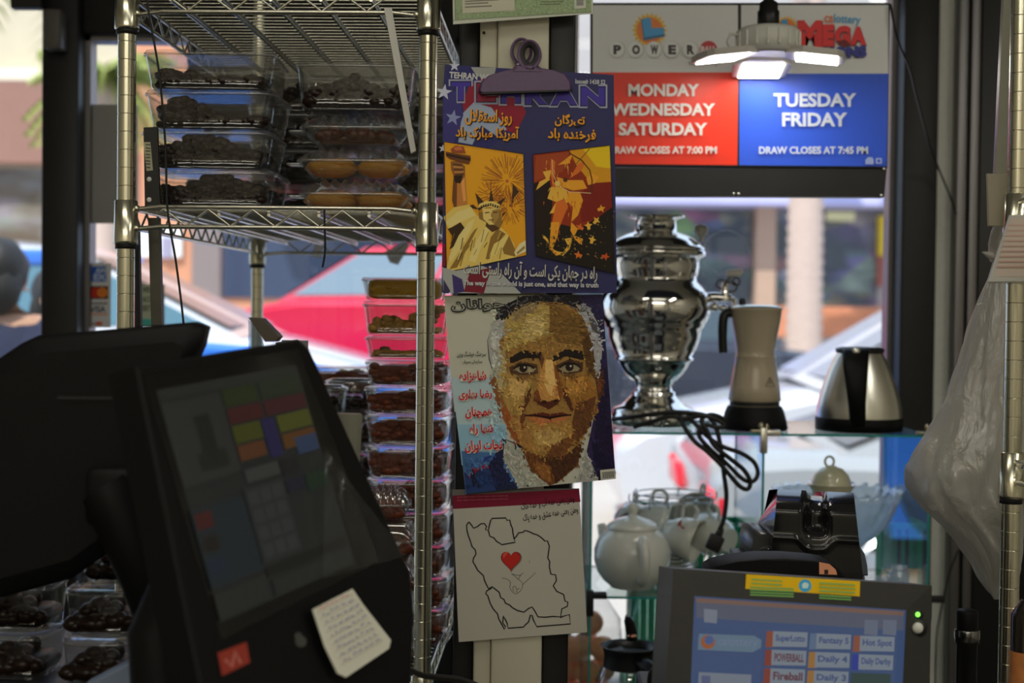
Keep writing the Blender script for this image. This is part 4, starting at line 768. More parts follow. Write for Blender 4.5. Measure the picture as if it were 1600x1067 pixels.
for tx, x0, y0, x1, y1 in (('سرهنگ هوشنگ وزین', 106, 340, 248, 372), ('سازمان سربار :', 128, 382, 230, 404)): a.text(tx, x0, y0, x1, y1, (22, 22, 22), .012, -1)
for tx, x0, y0, x1, y1 in (('شاهزاده', 118, 436, 250, 498), ('رضا پهلوی', 116, 528, 278, 584), ('همچنان', 148, 612, 280, 676), ('تنها راه', 168, 696, 284, 754), ('نجات ایران', 146, 776, 330, 838)): a.text(tx, x0 + 2, y0 + 3, x1 + 2, y1 + 3, (168, 160, 150), .07, -2); a.text(tx, x0, y0, x1, y1, (152, 26, 36), .035, -2)
a.poly([(808, 924), (880, 916), (886, 965), (812, 972)], (150, 148, 140))
for i in range(20): x_ = 817 + i * 3.1; a.poly([(x_, 934 - i * .3), (x_ + 1.2 + (i * 7 % 3) * .6, 934 - i * .3), (x_ + 2.6 + (i * 7 % 3) * .6, 966 - i * .3), (x_ + 1.4, 966 - i * .3)], (26, 26, 26), .1)
a.build('cover', INK, t)
# --- poster with map outline
q3 = [(709, 765), (905, 763), (917, 988), (717, 1003)]
t, a = sheet('poster', 'white paper with a red top band, black map outline and red heart, below the magazines', 'poster', q3, MY + .016, .0008, INKM, crop=(680, 740, 300 / 979.))
Q = [(88, 80), (734, 75), (775, 808), (120, 857)]; a.poly(Q, (134, 131, 123)); a.poly([(88, 110), (734, 77), (741, 144), (91, 180)], (88, 16, 36)); a.poly([(88, 80), (734, 75), (734, 78), (88, 112)], (76, 74, 72))
OUT = [(172, 246), (185, 262), (196, 278), (215, 270), (232, 256), (250, 254), (262, 270), (256, 284), (270, 292), (275, 270), (282, 240), (290, 228), (360, 226), (366, 238), (380, 236), (386, 262), (394, 280), (396, 300), (402, 330), (408, 350), (340, 362), (312, 344), (300, 328), (278, 318), (272, 292)]
W_ = (22, 22, 22)
a.line(OUT, 7, W_); a.line([(404, 330), (412, 322), (425, 302), (450, 298), (456, 290), (468, 292), (480, 296), (500, 306), (520, 312), (540, 325), (560, 344), (572, 342), (582, 370), (578, 400), (574, 430), (584, 448), (582, 476), (590, 512), (614, 516), (618, 545), (602, 572), (620, 600), (655, 616), (662, 650), (676, 654), (674, 676), (645, 690), (640, 730), (600, 728), (560, 732), (524, 730), (508, 700), (494, 680), (478, 686), (452, 706), (420, 698), (395, 684), (380, 670), (358, 660), (350, 640), (334, 632), (326, 604), (300, 584), (290, 576), (272, 586), (258, 560), (250, 540), (246, 520), (216, 492), (205, 470), (192, 448), (196, 430), (208, 410), (204, 388), (188, 372), (178, 340), (170, 320), (162, 290), (160, 262), (172, 246)], 7, W_)
a.line([(290, 582), (262, 598), (258, 612), (268, 622), (280, 660), (296, 690), (318, 715), (324, 740), (340, 770), (354, 794), (358, 780), (344, 760), (348, 725), (356, 740), (366, 762), (372, 788), (450, 782), (460, 770), (476, 756), (486, 720), (494, 722), (500, 745), (518, 780), (690, 766), (684, 718), (650, 728), (636, 734)], 7, W_)
hp = [(386 + 3.2 * 16 * math.sin(u) ** 3 * 1.0, 440 - 3.5 * (13 * math.cos(u) - 5 * math.cos(2 * u) - 2 * math.cos(3 * u) - math.cos(4 * u))) for u in [2 * math.pi * i / 40 for i in range(40)]]
a.poly([(x + 3, y + 3) for x, y in [((x - 386) * 1.06 + 386, (y - 440) * 1.06 + 440) for x, y in hp]], (100, 90, 86)); a.poly(hp, (70, 12, 12)); a.poly([((x - 386) * .93 + 386, (y - 440) * .93 + 440) for x, y in hp], (138, 30, 24)); a.poly([(345, 410), (360, 398), (374, 404), (360, 416), (348, 432)], (160, 62, 52))
for ln in ([(340, 532), (368, 538), (384, 556), (380, 576), (390, 598), (408, 612), (425, 606), (440, 590), (446, 566), (438, 550), (420, 536), (404, 520), (388, 510)], [(446, 566), (462, 550), (490, 526), (512, 504)], [(388, 510), (420, 518), (436, 516), (450, 506)], [(436, 516), (424, 538)], [(400, 600), (396, 580), (408, 574), (414, 590)], [(414, 606), (420, 588), (430, 584)]): a.line(catmull([(x, y, 0) for x, y in ln], 4), 2.4, (52, 52, 50))
for tx, x0, y0, x1, y1, c in (('وطن یعنی همه آب و همه خاک', 436, 110, 710, 186, (14, 10, 12)), ('وطن یعنی همه عشق و همه پاک', 446, 172, 730, 246, (20, 20, 20))): a.text(tx, x0, y0 + 14, x1, y1 - 14, c, .012, -9)
for y_ in (120, 136):
    for x_ in range(112, 370, 9): a.line([(x_, y_ - (x_ - 112) * .03), (x_ + 6, y_ - (x_ - 112) * .03)], 6 - (x_ % 4), (124, 60, 70), .05)
a.line([(482, 440), (480, 456)], 2, (90, 88, 84))
a.build('print', INKM, t)
# --- certificate at the top
q4 = [(706, -60), (925, -66), (927, 21), (708, 38)]
t, a = sheet('certificate', 'green bordered certificate in a clear sleeve at the top of the post', 'certificate', q4, MY + .004, .002, INKM, crop=(680, 0, 300 / 1067.))
a.poly([(95, -200), (872, -220), (878, 76), (100, 135)], (150, 152, 142)); a.poly([(102, -200), (864, -220), (868, 66), (110, 112)], (112, 126, 98))
for i in range(420):
    x_ = rnd.uniform(112, 860); y_ = rnd.uniform(-30, 106 - (x_ - 110) * .06); a.disc(x_, y_, rnd.uniform(2, 6), rnd.choice([(96, 112, 84), (128, 138, 112), (104, 118, 90)]), n=6, up=.02)
a.k += 1; a.poly([(150, -40), (440, -44), (441, 58), (152, 74)], (146, 144, 130))
for y_, w_ in ((8, 190), (22, 130), (40, 150)): a.line([(165, y_), (165 + w_, y_ - w_ * .05)], 7, (90, 88, 82))
for y_, w_ in ((-4, 90), (10, 130), (24, 110)): a.line([(585, y_), (585 + w_, y_ - w_ * .03)], 5, (84, 96, 76))
a.poly([(772, -20), (836, -22), (838, 44), (774, 50)], (150, 150, 144)); [a.line([(785, y_), (824, y_ - 1)], 4, (44, 44, 44)) for y_ in range(-12, 36, 8)]
a.line([(100, 112), (868, 66)], 2, (50, 56, 46)); a.line([(110, -30), (112, 110)], 2, (60, 70, 56))
a.build('print', INKM, t)
# --- purple clip
PUR = mat('purple_plastic', (.105, .052, .135), .4, noise=.08, bump=.05, nscale=200); PUD = mat('purple_plastic_inside', (.05, .02, .06), .4)
t = thing('bag_clip', 'purple plastic bag clip gripping the top of the upper magazine', 'clip', P(821, 145, MY))
b = MB(); pr = [(747, 142), (751, 128), (764, 117), (783, 111), (801, 107), (806, 100), (838, 100), (846, 106), (868, 109), (885, 116), (893, 128), (894, 140), (885, 142), (752, 146)]
def solid(b, pts, Y0, Y1, mi=0, rim=.003):
    f = [P(x, y, Y0) for x, y in pts]; c = sum(f, V()) / len(f); n = len(f)
    area = sum(f[i].x * f[(i + 1) % n].z - f[(i + 1) % n].x * f[i].z for i in range(n)); f = f if area > 0 else f[::-1]
    inn = [p + (c - p).normalized() * rim for p in f]; mid = [p + V((0, rim, 0)) for p in f]; bk = [p + V((0, Y1 - Y0, 0)) for p in f]; b.loft([inn, mid, bk], mi)
solid(b, pr, MY - .012, MY - .001); b.build('jaw', PUR, t)
b = MB(); plate(b, [(753, 143.5), (891, 140), (890, 142.5), (754, 147)], MY - .0125, .012); b.build('jaw_pad', RUB, t)
def loop(cx_, cy_, rx, ry, Y, w, name, m):
    b = MB(); pts = []
    for i in range(28):
        u = 2 * math.pi * i / 28; k_ = 1 - .28 * max(0, -math.cos(u)) ** 2; pts.append(P(cx_ + rx * k_ * math.sin(u), cy_ - ry * math.cos(u), Y))
    b.tube(pts, w, 8, closed=True); return b.build(name, m, t)
RO = ((18, 24, .001, 0), (19.5, 25.5, .006, 0), (18, 24, .011, 0), (14, 20, .011, -1), (13.5, 19, .006, -1), (15, 20.5, .001, -1)); RI = ((14.5, 20, .003, -1), (14.5, 20, .012, -1), (8, 12.5, .012, -1), (7, 11.5, .007, -1), (8, 12.5, .003, -1))
def ring(cx_, cy_, Y, m, so=1., prs=RO, nm='handle'):
    b = MB(); rg = []
    for rx, ry, dy, dz in prs:
        rg.append([P(cx_ + so * rx * (1 - .30 * max(0, -math.cos(u)) ** 2) * math.sin(u), cy_ - so * ry * math.cos(u) + (0 if dz == 0 else -1), Y + dy) for u in [2 * math.pi * i / 36 for i in range(36)]])
    b.loft(rg + [rg[0]], cap=(False, False)); return b.build(nm, m, t)
ring(827, 87, MY - .014, PUR); ring(827, 87, MY - .014, RUB, 1., RI, 'handle_lining'); ring(815, 82, MY + .006, PUR, .93)
b = MB(); solid(b, [(806, 104), (840, 104), (850, 112), (798, 112)], MY - .013, MY - .002); b.build('neck', PUR, t)
b = MB(); b.tube([P(808, 102, MY + .004), P(842, 102, MY + .004)], .003, 8); b.build('spring', BST, t)
# ------------------------------------------------------------------ lottery sign
SY = 2.62
t = thing('lottery_sign', 'lottery sign with red and blue draw-day panels in a black frame', 'sign', P(1160, 305, SY))
sq = [(924, 4), (1391, 4), (1387, 263), (924, 259)]
b = MB(); plate(b, sq, SY + .004, .04, bev=.002); b.build('frame', BLK, t)
b = MB(); plate(b, [(924, 262), (1386, 264), (1382, 308), (924, 306)], SY + .006, .03, bev=.002)
for x_, y_ in ((1146, 303), (1154, 303), (1377, 305), (1381, 264)): b.blob(P(x_, y_, SY + .004), .003, 8, 1)
b.build('lower_bar', [BLK, BST], t)
sf = onplane(V((0, SY + .0035, 0)), NF)
a = Art(sf, 2.0, .0001)
a.poly([(926, 8), (1153, 8), (1153, 113), (926, 113)], (172, 173, 174)); a.poly([(1158, 8), (1388, 8), (1388, 115), (1158, 115)], (172, 173, 174))
a.poly([(926, 113), (1153, 113), (1152, 258), (926, 256)], (222, 50, 28)); a.poly([(1156, 115), (1388, 115), (1385, 260), (1155, 258)], (34, 68, 168))
a.crop = (900, 0, 540 / 1600.)
def sun(cx_, cy_, r):
    a.poly([(cx_ + (r * 1.0 if i % 2 == 0 else r * .78) * math.cos(2 * math.pi * i / 44), cy_ + (r if i % 2 == 0 else r * .78) * math.sin(2 * math.pi * i / 44)) for i in range(44)], (196, 156, 40)); a.disc(cx_, cy_, r * .72, (196, 108, 44)); q = r / 84
    a.poly([(cx_ - 40 * q, cy_ - 52 * q), (cx_ + 4 * q, cy_ - 60 * q), (cx_ + 10 * q, cy_ - 10 * q), (cx_ + 66 * q, cy_ - 12 * q), (cx_ + 70 * q, cy_ + 30 * q), (cx_ - 28 * q, cy_ + 48 * q)], (28, 84, 120)); a.poly([(cx_ - 36 * q, cy_ - 50 * q), (cx_ + 4 * q, cy_ - 60 * q), (cx_ + 10 * q, cy_ - 8 * q), (cx_ + 66 * q, cy_ - 12 * q), (cx_ + 68 * q, cy_ + 18 * q), (cx_ - 24 * q, cy_ + 32 * q)], (48, 122, 170))
sun(341, 140, 84); sun(975, 128, 56)
for ch, x_ in zip('POWER', (190, 277, 362, 444, 530)): a.disc(x_, 230, 40, (150, 151, 152)); a.disc(x_ - 2, 228, 36, (184, 185, 186)); a.text(ch, x_ - 17, 208, x_ + 19, 252, (34, 32, 34), .06)
a.disc(614, 229, 40, (150, 30, 40)); a.text('BALL', 578, 213, 650, 246, (190, 180, 180), .05)
a.text('calottery', 522, 278, 660, 306, (90, 90, 92), .0)
a.text('ca', 1150, 72, 1192, 104, (196, 110, 80), .02, 4); a.text('lottery', 1194, 68, 1318, 118, (70, 130, 170), .02, 4)
for i, (ch, x0, x1, y0, y1) in enumerate((('M', 1026, 1140, 94, 218), ('E', 1142, 1196, 112, 214), ('G', 1198, 1270, 118, 212), ('A', 1270, 1344, 122, 208))): a.text(ch, x0 + 3, y0 + 5, x1 + 3, y1 + 5, (90, 20, 26), .09); a.text(ch, x0, y0, x1, y1, (178, 36, 40), .08)
a.text('MILLIONS', 1036, 220, 1346, 274, (20, 24, 76), .09, -3); a.text('MILLIONS', 1036, 217, 1346, 271, (44, 46, 120), .05, -3)
for i in range(4): a.poly([(1024, 100 + i * 26), (1060, 92 + i * 26), (1056, 100 + i * 26), (1030, 112 + i * 26)], (170, 36, 40), .1)
WT = (226, 220, 216)
for tx, x0, y0, x1, y1 in (('MONDAY', 243, 388, 570, 446), ('WEDNESDAY', 160, 478, 644, 536), ('SATURDAY', 198, 568, 608, 627)): a.text(tx, x0, y0, x1, y1, WT, .035)
a.text('DRAW CLOSES AT 7:00 PM', 148, 677, 652, 712, WT, .035)
for tx, x0, y0, x1, y1 in (('TUESDAY', 914, 431, 1298, 495), ('FRIDAY', 954, 521, 1256, 585)): a.text(tx, x0, y0, x1, y1, (206, 216, 232), .035)
a.text('DRAW CLOSES AT 7:45 PM', 847, 678, 1352, 713, (206, 216, 232), .035)
a.rect(1340, 738, 1378, 760, (150, 166, 210)); a.poly([(1344, 738), (1350, 728), (1372, 728), (1376, 738)], (150, 166, 210)); a.rect(1388, 732, 1416, 758, (150, 166, 210)); a.disc(1402, 745, 8, (40, 70, 170))
a.build('panel', printed('sign_print', .35, .4), t)
b = MB(); b.tube(catmull([P(1391, 6, SY - .005), P(1402, 60, SY), P(1422, 110, SY + .12), P(1432, 150, SY + .25), P(1452, 225, 3.1), P(1466, 262, 3.19), P(1482, 300, 3.21), P(1494, 335, 3.22)], 6), .0022, 6); o = b.build('black_wire', BLK); tag(o, 'thin wire running from the lottery sign down across the white pier', 'cord')
b = MB(); b.tube(catmull([P(1497, 860, 3.2), P(1482, 900, 3.2), P(1470, 955, 3.2), P(1463, 1000, 3.2), P(1461, 1090, 3.2)], 6), .002, 6); o = b.build('black_wire', BLK); tag(o, 'thin black cord running down the white pier beside the terminal', 'cord')
b = MB(); b.tube([P(1135, 395, 3.3255) + V((.052 * math.cos(q / 24 * 6.283) * 1.05, 0, .052 * math.sin(q / 24 * 6.283))) for q in range(24)], .0007, 5, closed=True); o = b.build('hanging_ring', mat('nylon_line', (.55, .58, .6), .3)); tag(o, 'thin loop of clear line stuck on the right window above the moka pot', 'ring')
# ------------------------------------------------------------------ hanging LED lamp
LY = 2.485; c = P(1200, 68, LY); t = thing('ceiling_lamp', 'lit white three-panel LED lamp hanging in front of the lottery sign', 'lamp', (c.x, c.y, 2.7)); px_ = S(LY)
b = MB(); b.lathe([(.042, -.020), (.052, -.017), (.055, 0), (.055, .020), (.046, .026), (.02, .027)], c, 36, cap=(True, True))
for i in range(18): an = i / 18 * 6.283; b.box(c + V((.0555 * math.cos(an), .0555 * math.sin(an), .004)), (.003, .003, .026))
b.build('housing', WPL, t)
b = MB(); b.lathe([(.016, .026), (.019, .03), (.019, .055), (.016, .058), (.016, .07), (.010, .074), (.004, .082)], c, 24); b.build('socket', BPL, t)
b = MB(); b.tube([c + V((0, 0, .078)), (c.x + .002, c.y, 2.7)], .004, 8); b.build('cord', RUB, t)
b = MB(); b.tube([c + V((-.05, -.01, .012)), c + V((-.068, -.01, .014)), c + V((-.072, -.01, 0)), c + V((-.066, -.01, -.014)), c + V((-.052, -.01, -.014))], .003, 6); b.build('bracket', WPL, t)
LED = mat('lit_led', (.9, .9, .9), .4, emit=17, ecol=(1, .95, .86)); FR = mat('lamp_panel_shell', (.55, .52, .48), .35)
for an, tl in ((R(194), 8), (R(-12), 7), (R(88), 10)):
    M = MX.Translation(c + V((0, 0, -.018))) @ MX.Rotation(an, 4, 'Z') @ MX.Rotation(R(tl), 4, 'Y')
    b = MB(); o1 = [(.030, -.030), (.060, -.052), (.118, -.048), (.128, -.036), (.132, 0), (.128, .036), (.118, .048), (.060, .052), (.030, .030)]
    b.loft([[V((x, y, z)) for x, y in o1] for z in (0, .011)], smooth=False, M=M); pn = b.build('panel', FR, t)
    b = MB(); b.box((.084, 0, -.0012), (.072, .074, .002), M=M, bev=.0008); b.build('led_strip', LED, pn)
# ------------------------------------------------------------------ glass cube shelving
GY, GB = 2.78, 3.12
zs1 = P(1190, 677, GY).z; zs2 = P(985, 932, GY).z; zs3 = zs2 - (zs1 - zs2)
xl, xm, xr = P(923, 850, GY).x, P(1192, 760, GY).x, P(1452, 760, GY).x
t = thing('glass_shelving', 'clip-together glass cube shelving in front of the right window', 'shelving', ((xl + xr) / 2, 2.95, 0))
def pane(nm, x0, x1, y0, y1, z0, z1):
    b = MB(); vs = [V((x, y, z)) for x in (x0, x1) for y in (y0, y1) for z in (z0, z1)]; fs = [(0, 1, 3, 2), (4, 6, 7, 5), (0, 4, 5, 1), (2, 3, 7, 6), (0, 2, 6, 4), (1, 5, 7, 3)]
    ars = [(y1 - y0) * (z1 - z0)] * 2 + [(x1 - x0) * (z1 - z0)] * 2 + [(x1 - x0) * (y1 - y0)] * 2; mx_ = max(ars)
    for f, A_ in zip(fs, ars): b.add([vs[i] for i in f], [(0, 1, 2, 3)], 0 if A_ > mx_ * .5 else 1)
    return b.build(nm, [SHG, SHE], t)
th = .0048; pane('shelf', xl - .03, xm - .001, GY, GB, zs1 - th, zs1); pane('shelf', xm + .001, xr, GY, GB, zs1 - th, zs1)
pane('shelf', xl + th, xm - th, GY, GB, zs2 - th, zs2); pane('shelf', xm + th, xr - th, GY, GB, zs2 - th, zs2); pane('shelf', xl + th, xm - th, GY, GB, zs3 - th, zs3); pane('shelf', xm + th, xr - th, GY, GB, zs3 - th, zs3)
for x_ in (xl, xm, xr):
    for z0, z1 in ((zs2 + .002, zs1 - th - .002), (zs3 + .002, zs2 - th - .002), (.0, zs3 - th - .002)): pane('upright', x_ - th / 2, x_ + th / 2, GY, GB, z0, z1)
for x_, z_ in ((xl, zs2), (xm, zs1), (xr, zs1), (xm, zs2), (xr, zs2), (xl, zs1)):
    for y_ in (GY + .006,):
        b = MB(); b.box((x_, y_ - .003, z_ - .014), (.014, .02, .05), bev=.002); b.box((x_ + .016, y_ - .002, z_ + .001), (.034, .02, .012), bev=.002); b.build('clip', BLK if z_ == zs2 else BST, t)
        if z_ == zs1:
            b = MB(); b.box((x_, y_, z_ + .004), (.05, .02, .006), bev=.002); b.blob((x_ - .004, y_, z_ + .013), (.006, .006, .009), 8); b.blob((x_ + .007, y_, z_ + .011), (.005, .006, .008), 8); b.build('clip_screw', mat('brass_clip', (.45, .40, .28), .35, 1.), t)
# ------------------------------------------------------------------ samovar
ZS = zs1 + .0005; Y_ = 2.955; k_ = S(Y_); cx_ = P(1021, 640, Y_).x
zz = lambda y, Yd=None: ZS + (651 - y) * k_
def lathe_px(b, prof, x, Yd, z0, y0, mi=0, n=56): s_ = S(Yd); b.lathe([(r * s_, z0 + (y0 - y) * s_) for y, r in prof], (x, Yd, 0), n, mi)
t = thing('samovar', 'tall polished steel samovar with a turned body and tap on the glass shelf', 'samovar', (cx_, Y_, ZS))
b = MB(); lathe_px(b, [(651, 58), (650, 65), (633, 65), (631, 62), (628, 64), (624, 61), (620, 50), (612, 42), (606, 36), (603, 33), (600, 34), (597, 29), (588, 27), (586, 30), (583, 30), (580, 36), (572, 44), (564, 50), (556, 54), (552, 56), (549, 61), (546, 61), (544, 58), (530, 66), (515, 71), (500, 73), (497, 77), (493, 77), (490, 80), (480, 85), (470, 87), (458, 86), (446, 82), (436, 74), (428, 66), (424, 64), (420, 64), (416, 66), (404, 68), (392, 68), (389, 72), (387, 77), (383, 78), (380, 77)], cx_, Y_, ZS, 651); b.build('body', STL, t)
b = MB(); lathe_px(b, [(380, 70), (379, 76), (375, 76), (372, 72), (366, 66), (360, 58), (355, 48), (352, 40), (350, 33), (332, 31), (330, 34), (327, 44), (325, 45), (325, 40), (329, 30)], cx_, Y_, ZS, 651); b.build('lid', STL, t)
b = MB(); q = P(1095, 372, Y_); b.lathe([(.004, -.008), (.006, .002), (.013, .008), (.015, .018), (.014, .024), (.006, .028)], q, 20, 0); b.build('knob', WPL, t)
b = MB(); b.tube([P(1100, 466, Y_), P(1118, 464, Y_ - .01), P(1142, 466, Y_ - .01)], [.012, .010, .008], 14); b.tube([P(1133, 470, Y_ - .01), P(1133, 446, Y_ - .01), P(1134, 440, Y_ - .01)], [.009, .008, .005], 12); b.blob(P(1117, 480, Y_ - .01), .010, 10); b.blob(P(1130, 482, Y_ - .012), .009, 10)
b.tube([P(1142, 466, Y_ - .01), P(1148, 470, Y_ - .01), P(1148, 480, Y_ - .01)], .006, 10); sp = b.build('tap', STL, t)
b = MB()
for qx, qy, r_ in ((1126, 444, 7), (1143, 448, 8), (1150, 440, 6)): b.tube([P(qx + r_ * math.cos(u / 12 * 6.283), qy + r_ * math.sin(u / 12 * 6.283), Y_ - .01) for u in range(12)], .0022, 6, closed=True)
b.tube([P(1134, 440, Y_ - .01), P(1138, 436, Y_ - .01), P(1144, 430, Y_ - .01)], .0035, 8); b.build('tap_key', mat('dark_bronze', (.10, .09, .07), .3, .9), sp)
b = MB(); b.tube([P(1135, 428, Y_ - .01), P(1138, 427, Y_ - .01), P(1158, 426, Y_ - .01), P(1160, 427, Y_ - .01)], [.005, .008, .008, .005], 14); b.build('tap_grip', WPL, sp)
# ------------------------------------------------------------------ moka pot
Y_ = 2.87; cx_ = P(1179, 640, Y_).x; k_ = S(Y_); CRP = mat('cream_enamel', (.50, .42, .30), .22, 0, .5, coat=.3)
t = thing('moka_pot', 'cream electric moka pot with a black base and handle, between samovar and kettle', 'moka pot', (cx_, Y_, ZS)); y0 = 668
b = MB(); lathe_px(b, [(668, 50), (666, 52), (655, 50), (640, 46), (633, 43), (631, 41)], cx_, Y_, ZS, y0); b.build('base', BPM, t)
b = MB(); lathe_px(b, [(631, 38), (624, 38), (623, 40), (622, 41), (600, 38), (575, 34), (556, 31), (554, 32)], cx_, Y_, ZS, y0); b.build('boiler', CRP, t)
b = MB(); lathe_px(b, [(624, 38.6), (630, 38.6)], cx_, Y_, ZS, y0); b.build('band', RUB, t)
b = MB(); lathe_px(b, [(554, 31), (552, 30), (545, 30), (520, 34), (500, 38), (482, 40), (479, 42), (478, 40)], cx_, Y_, ZS, y0); pv = P(1143, 480, Y_); b.add([P(1146, 479, Y_) + V((0, -.012, 0)), P(1136, 478, Y_), P(1146, 479, Y_) + V((0, .012, 0)), P(1148, 500, Y_)], [(0, 1, 3), (1, 2, 3), (0, 2, 1)]); b.build('jug', CRP, t)
b = MB(); lathe_px(b, [(479, 40), (477, 39), (474, 30), (473, 6)], cx_ , Y_, ZS, y0); b.build('lid', BST, t)
b = MB(); b.tube([P(1160, 476, Y_), P(1160, 470, Y_), P(1160, 466, Y_)], [.006, .007, .004], 10); b.build('lid_knob', BPL, t)
b = MB(); b.tube(catmull([P(1158, 488, Y_), P(1146, 489, Y_ - .002), P(1134, 490, Y_ - .004), P(1130, 500, Y_ - .005), P(1129, 525, Y_ - .005), P(1130, 551, Y_ - .005)], 5), [.010] * 10 + [.0095] * 10 + [.009] * 6, 12); b.build('handle', BPL, t)
a = Art(onplane(V((0, Y_ - 40 * k_, 0)), NF), 2.2, .0001); a.line([(1203, 590), (1210, 604), (1196, 604), (1203, 590)], 1.4, (50, 44, 34)); a.line([(1203, 595), (1203, 600)], 1.2, (50, 44, 34)); a.build('warning_mark', INKM, t)
# ------------------------------------------------------------------ kettle
Y_ = 2.88; cx_ = P(1342, 640, Y_).x; t = thing('kettle', 'brushed steel electric kettle with a black handle facing the shop', 'kettle', (cx_, Y_, ZS)); y0 = 673
b = MB(); lathe_px(b, [(673, 64), (672, 67), (653, 67), (652, 65)], cx_, Y_, ZS, y0); b.build('base', BPM, t)
b = MB(); lathe_px(b, [(652.5, 65.5), (640, 65), (620, 61), (600, 55), (580, 48), (562, 40), (552, 35), (549, 33)], cx_, Y_, ZS, y0); b.build('body', BST, t)
b = MB(); lathe_px(b, [(552, 36), (548, 38), (545, 36), (543, 28), (542, 4)], cx_, Y_, ZS, y0); b.build('lid', BPL, t)
def strap(b, ctr, wid, thk=.012, mi=0):
    rings = []
    for (x, y, Yd), w in zip(ctr, wid): p = P(x, y, Yd); s_ = w * S(Yd); rings.append([p + V((s_ * u, v, 0)) for u, v in ((-1, 0), (-.8, -thk * .5), (0, -thk * .7), (.8, -thk * .5), (1, 0), (.8, thk * .5), (0, thk * .7), (-.8, thk * .5))])
    b.loft(rings, mi)
b = MB(); strap(b, [(1339, 546, 2.86), (1338, 543, 2.82), (1337, 548, 2.79), (1337, 570, 2.765), (1338, 600, 2.752), (1339, 630, 2.755), (1340, 655, 2.775), (1341, 664, 2.79)], (24, 22, 21, 20, 17, 14, 13, 12)); b.build('handle', BPM, t)
b = MB(); b.blob(P(1338, 549, 2.782), (.008, .004, .008), 10); b.build('button', BST, t)
# ------------------------------------------------------------------ black cord with plug hanging over the shelf edge
Yc = 2.765
def cp(*q): return catmull([P(x, y, Yd) for x, y, Yd in q], 7)
b = MB()
b.tube(cp((957, 655, 2.86), (985, 652, 2.82), (1015, 648, 2.80), (1050, 644, 2.79), (1085, 646, 2.785), (1108, 652, 2.775), (1120, 672, 2.768), (1127, 705, Yc), (1131, 740, Yc), (1135, 775, Yc), (1131, 810, Yc), (1124, 828, Yc)), .0046, 8)
b.tube(cp((990, 667, 2.80), (1015, 660, 2.79), (1045, 651, 2.786), (1072, 654, 2.782), (1096, 650, 2.775), (1118, 655, 2.77), (1132, 664, 2.768), (1122, 668, 2.766), (1100, 664, 2.768), (1092, 680, 2.768), (1110, 702, Yc), (1133, 722, Yc), (1160, 748, Yc), (1176, 752, Yc), (1184, 740, Yc), (1178, 722, Yc), (1158, 708, Yc), (1130, 698, Yc), (1108, 684, Yc), (1088, 664, 2.77), (1076, 652, 2.782)), .0046, 8)
b.tube(cp((1062, 650, 2.785), (1070, 668, 2.77), (1086, 690, 2.762), (1106, 706, 2.762), (1130, 730, 2.76), (1154, 758, 2.76), (1168, 764, 2.76), (1172, 752, 2.76), (1162, 734, 2.76), (1140, 716, 2.757), (1116, 696, 2.757), (1104, 672, 2.762), (1096, 656, 2.775), (1110, 648, 2.78), (1126, 652, 2.78), (1130, 660, 2.79)), .0046, 8)
co = b.build('power_cord', RUB); tag(co, 'coiled black power cord with a plug, draped over the front edge of the glass shelf', 'cord')
b = MB(); M = MX.Translation(P(1117, 848, Yc)) @ MX.Rotation(R(24), 4, 'Y'); b.box((0, 0, 0), (.028, .020, .032), M=M, bev=.003)
for i in range(5): b.lathe([(.006 + .0008 * i, .032 - i * .004), (.006 + .0008 * i, .029 - i * .004)], (0, 0, 0), 12, M=M)
pl = b.build('plug', RUB, co); b = MB(); [b.box((s * .0065, 0, -.025), (.0018, .0062, .020), M=M) for s in (-1, 1)]; b.build('prongs', BST, pl)
# ------------------------------------------------------------------ teapot
PORC = mat('white_porcelain', (.74, .74, .68), .16, 0, .5, coat=.4); Z2 = zs2 + .0005
Y_ = 2.88; cx_ = P(988, 860, Y_).x; k_ = S(Y_); y0 = 929
t = thing('teapot', 'round white porcelain teapot with its handle towards the shop, on the middle glass shelf', 'teapot', (cx_, Y_, Z2))
b = MB(); lathe_px(b, [(929, 34), (926, 36), (918, 46), (905, 55), (888, 60), (870, 60), (855, 55), (844, 47), (837, 38), (835, 36)], cx_, Y_, Z2, y0)
b.tube([(cx_ - .03, Y_ + .06, Z2 + .045), (cx_ - .05, Y_ + .095, Z2 + .075), (cx_ - .056, Y_ + .115, Z2 + .108)], [.018, .012, .009], 12); b.build('body', PORC, t)
b = MB(); lathe_px(b, [(836, 41), (834, 41), (829, 36), (823, 26), (819, 12), (817, 7), (814, 6), (810, 9), (804, 10), (800, 8), (798, 3)], cx_, Y_, Z2, y0); b.build('lid', PORC, t)
b = MB(); hx = P(1005, 870, 2.79).x; b.tube(catmull([(cx_ + .018, Y_ - .062, Z2 + .102), (hx, Y_ - .085, Z2 + .106), (hx + .002, Y_ - .105, Z2 + .085), (hx + .002, Y_ - .105, Z2 + .055), (hx - .002, Y_ - .09, Z2 + .03), (cx_ + .014, Y_ - .07, Z2 + .022)], 6), .0095, 12); b.build('handle', PORC, t)
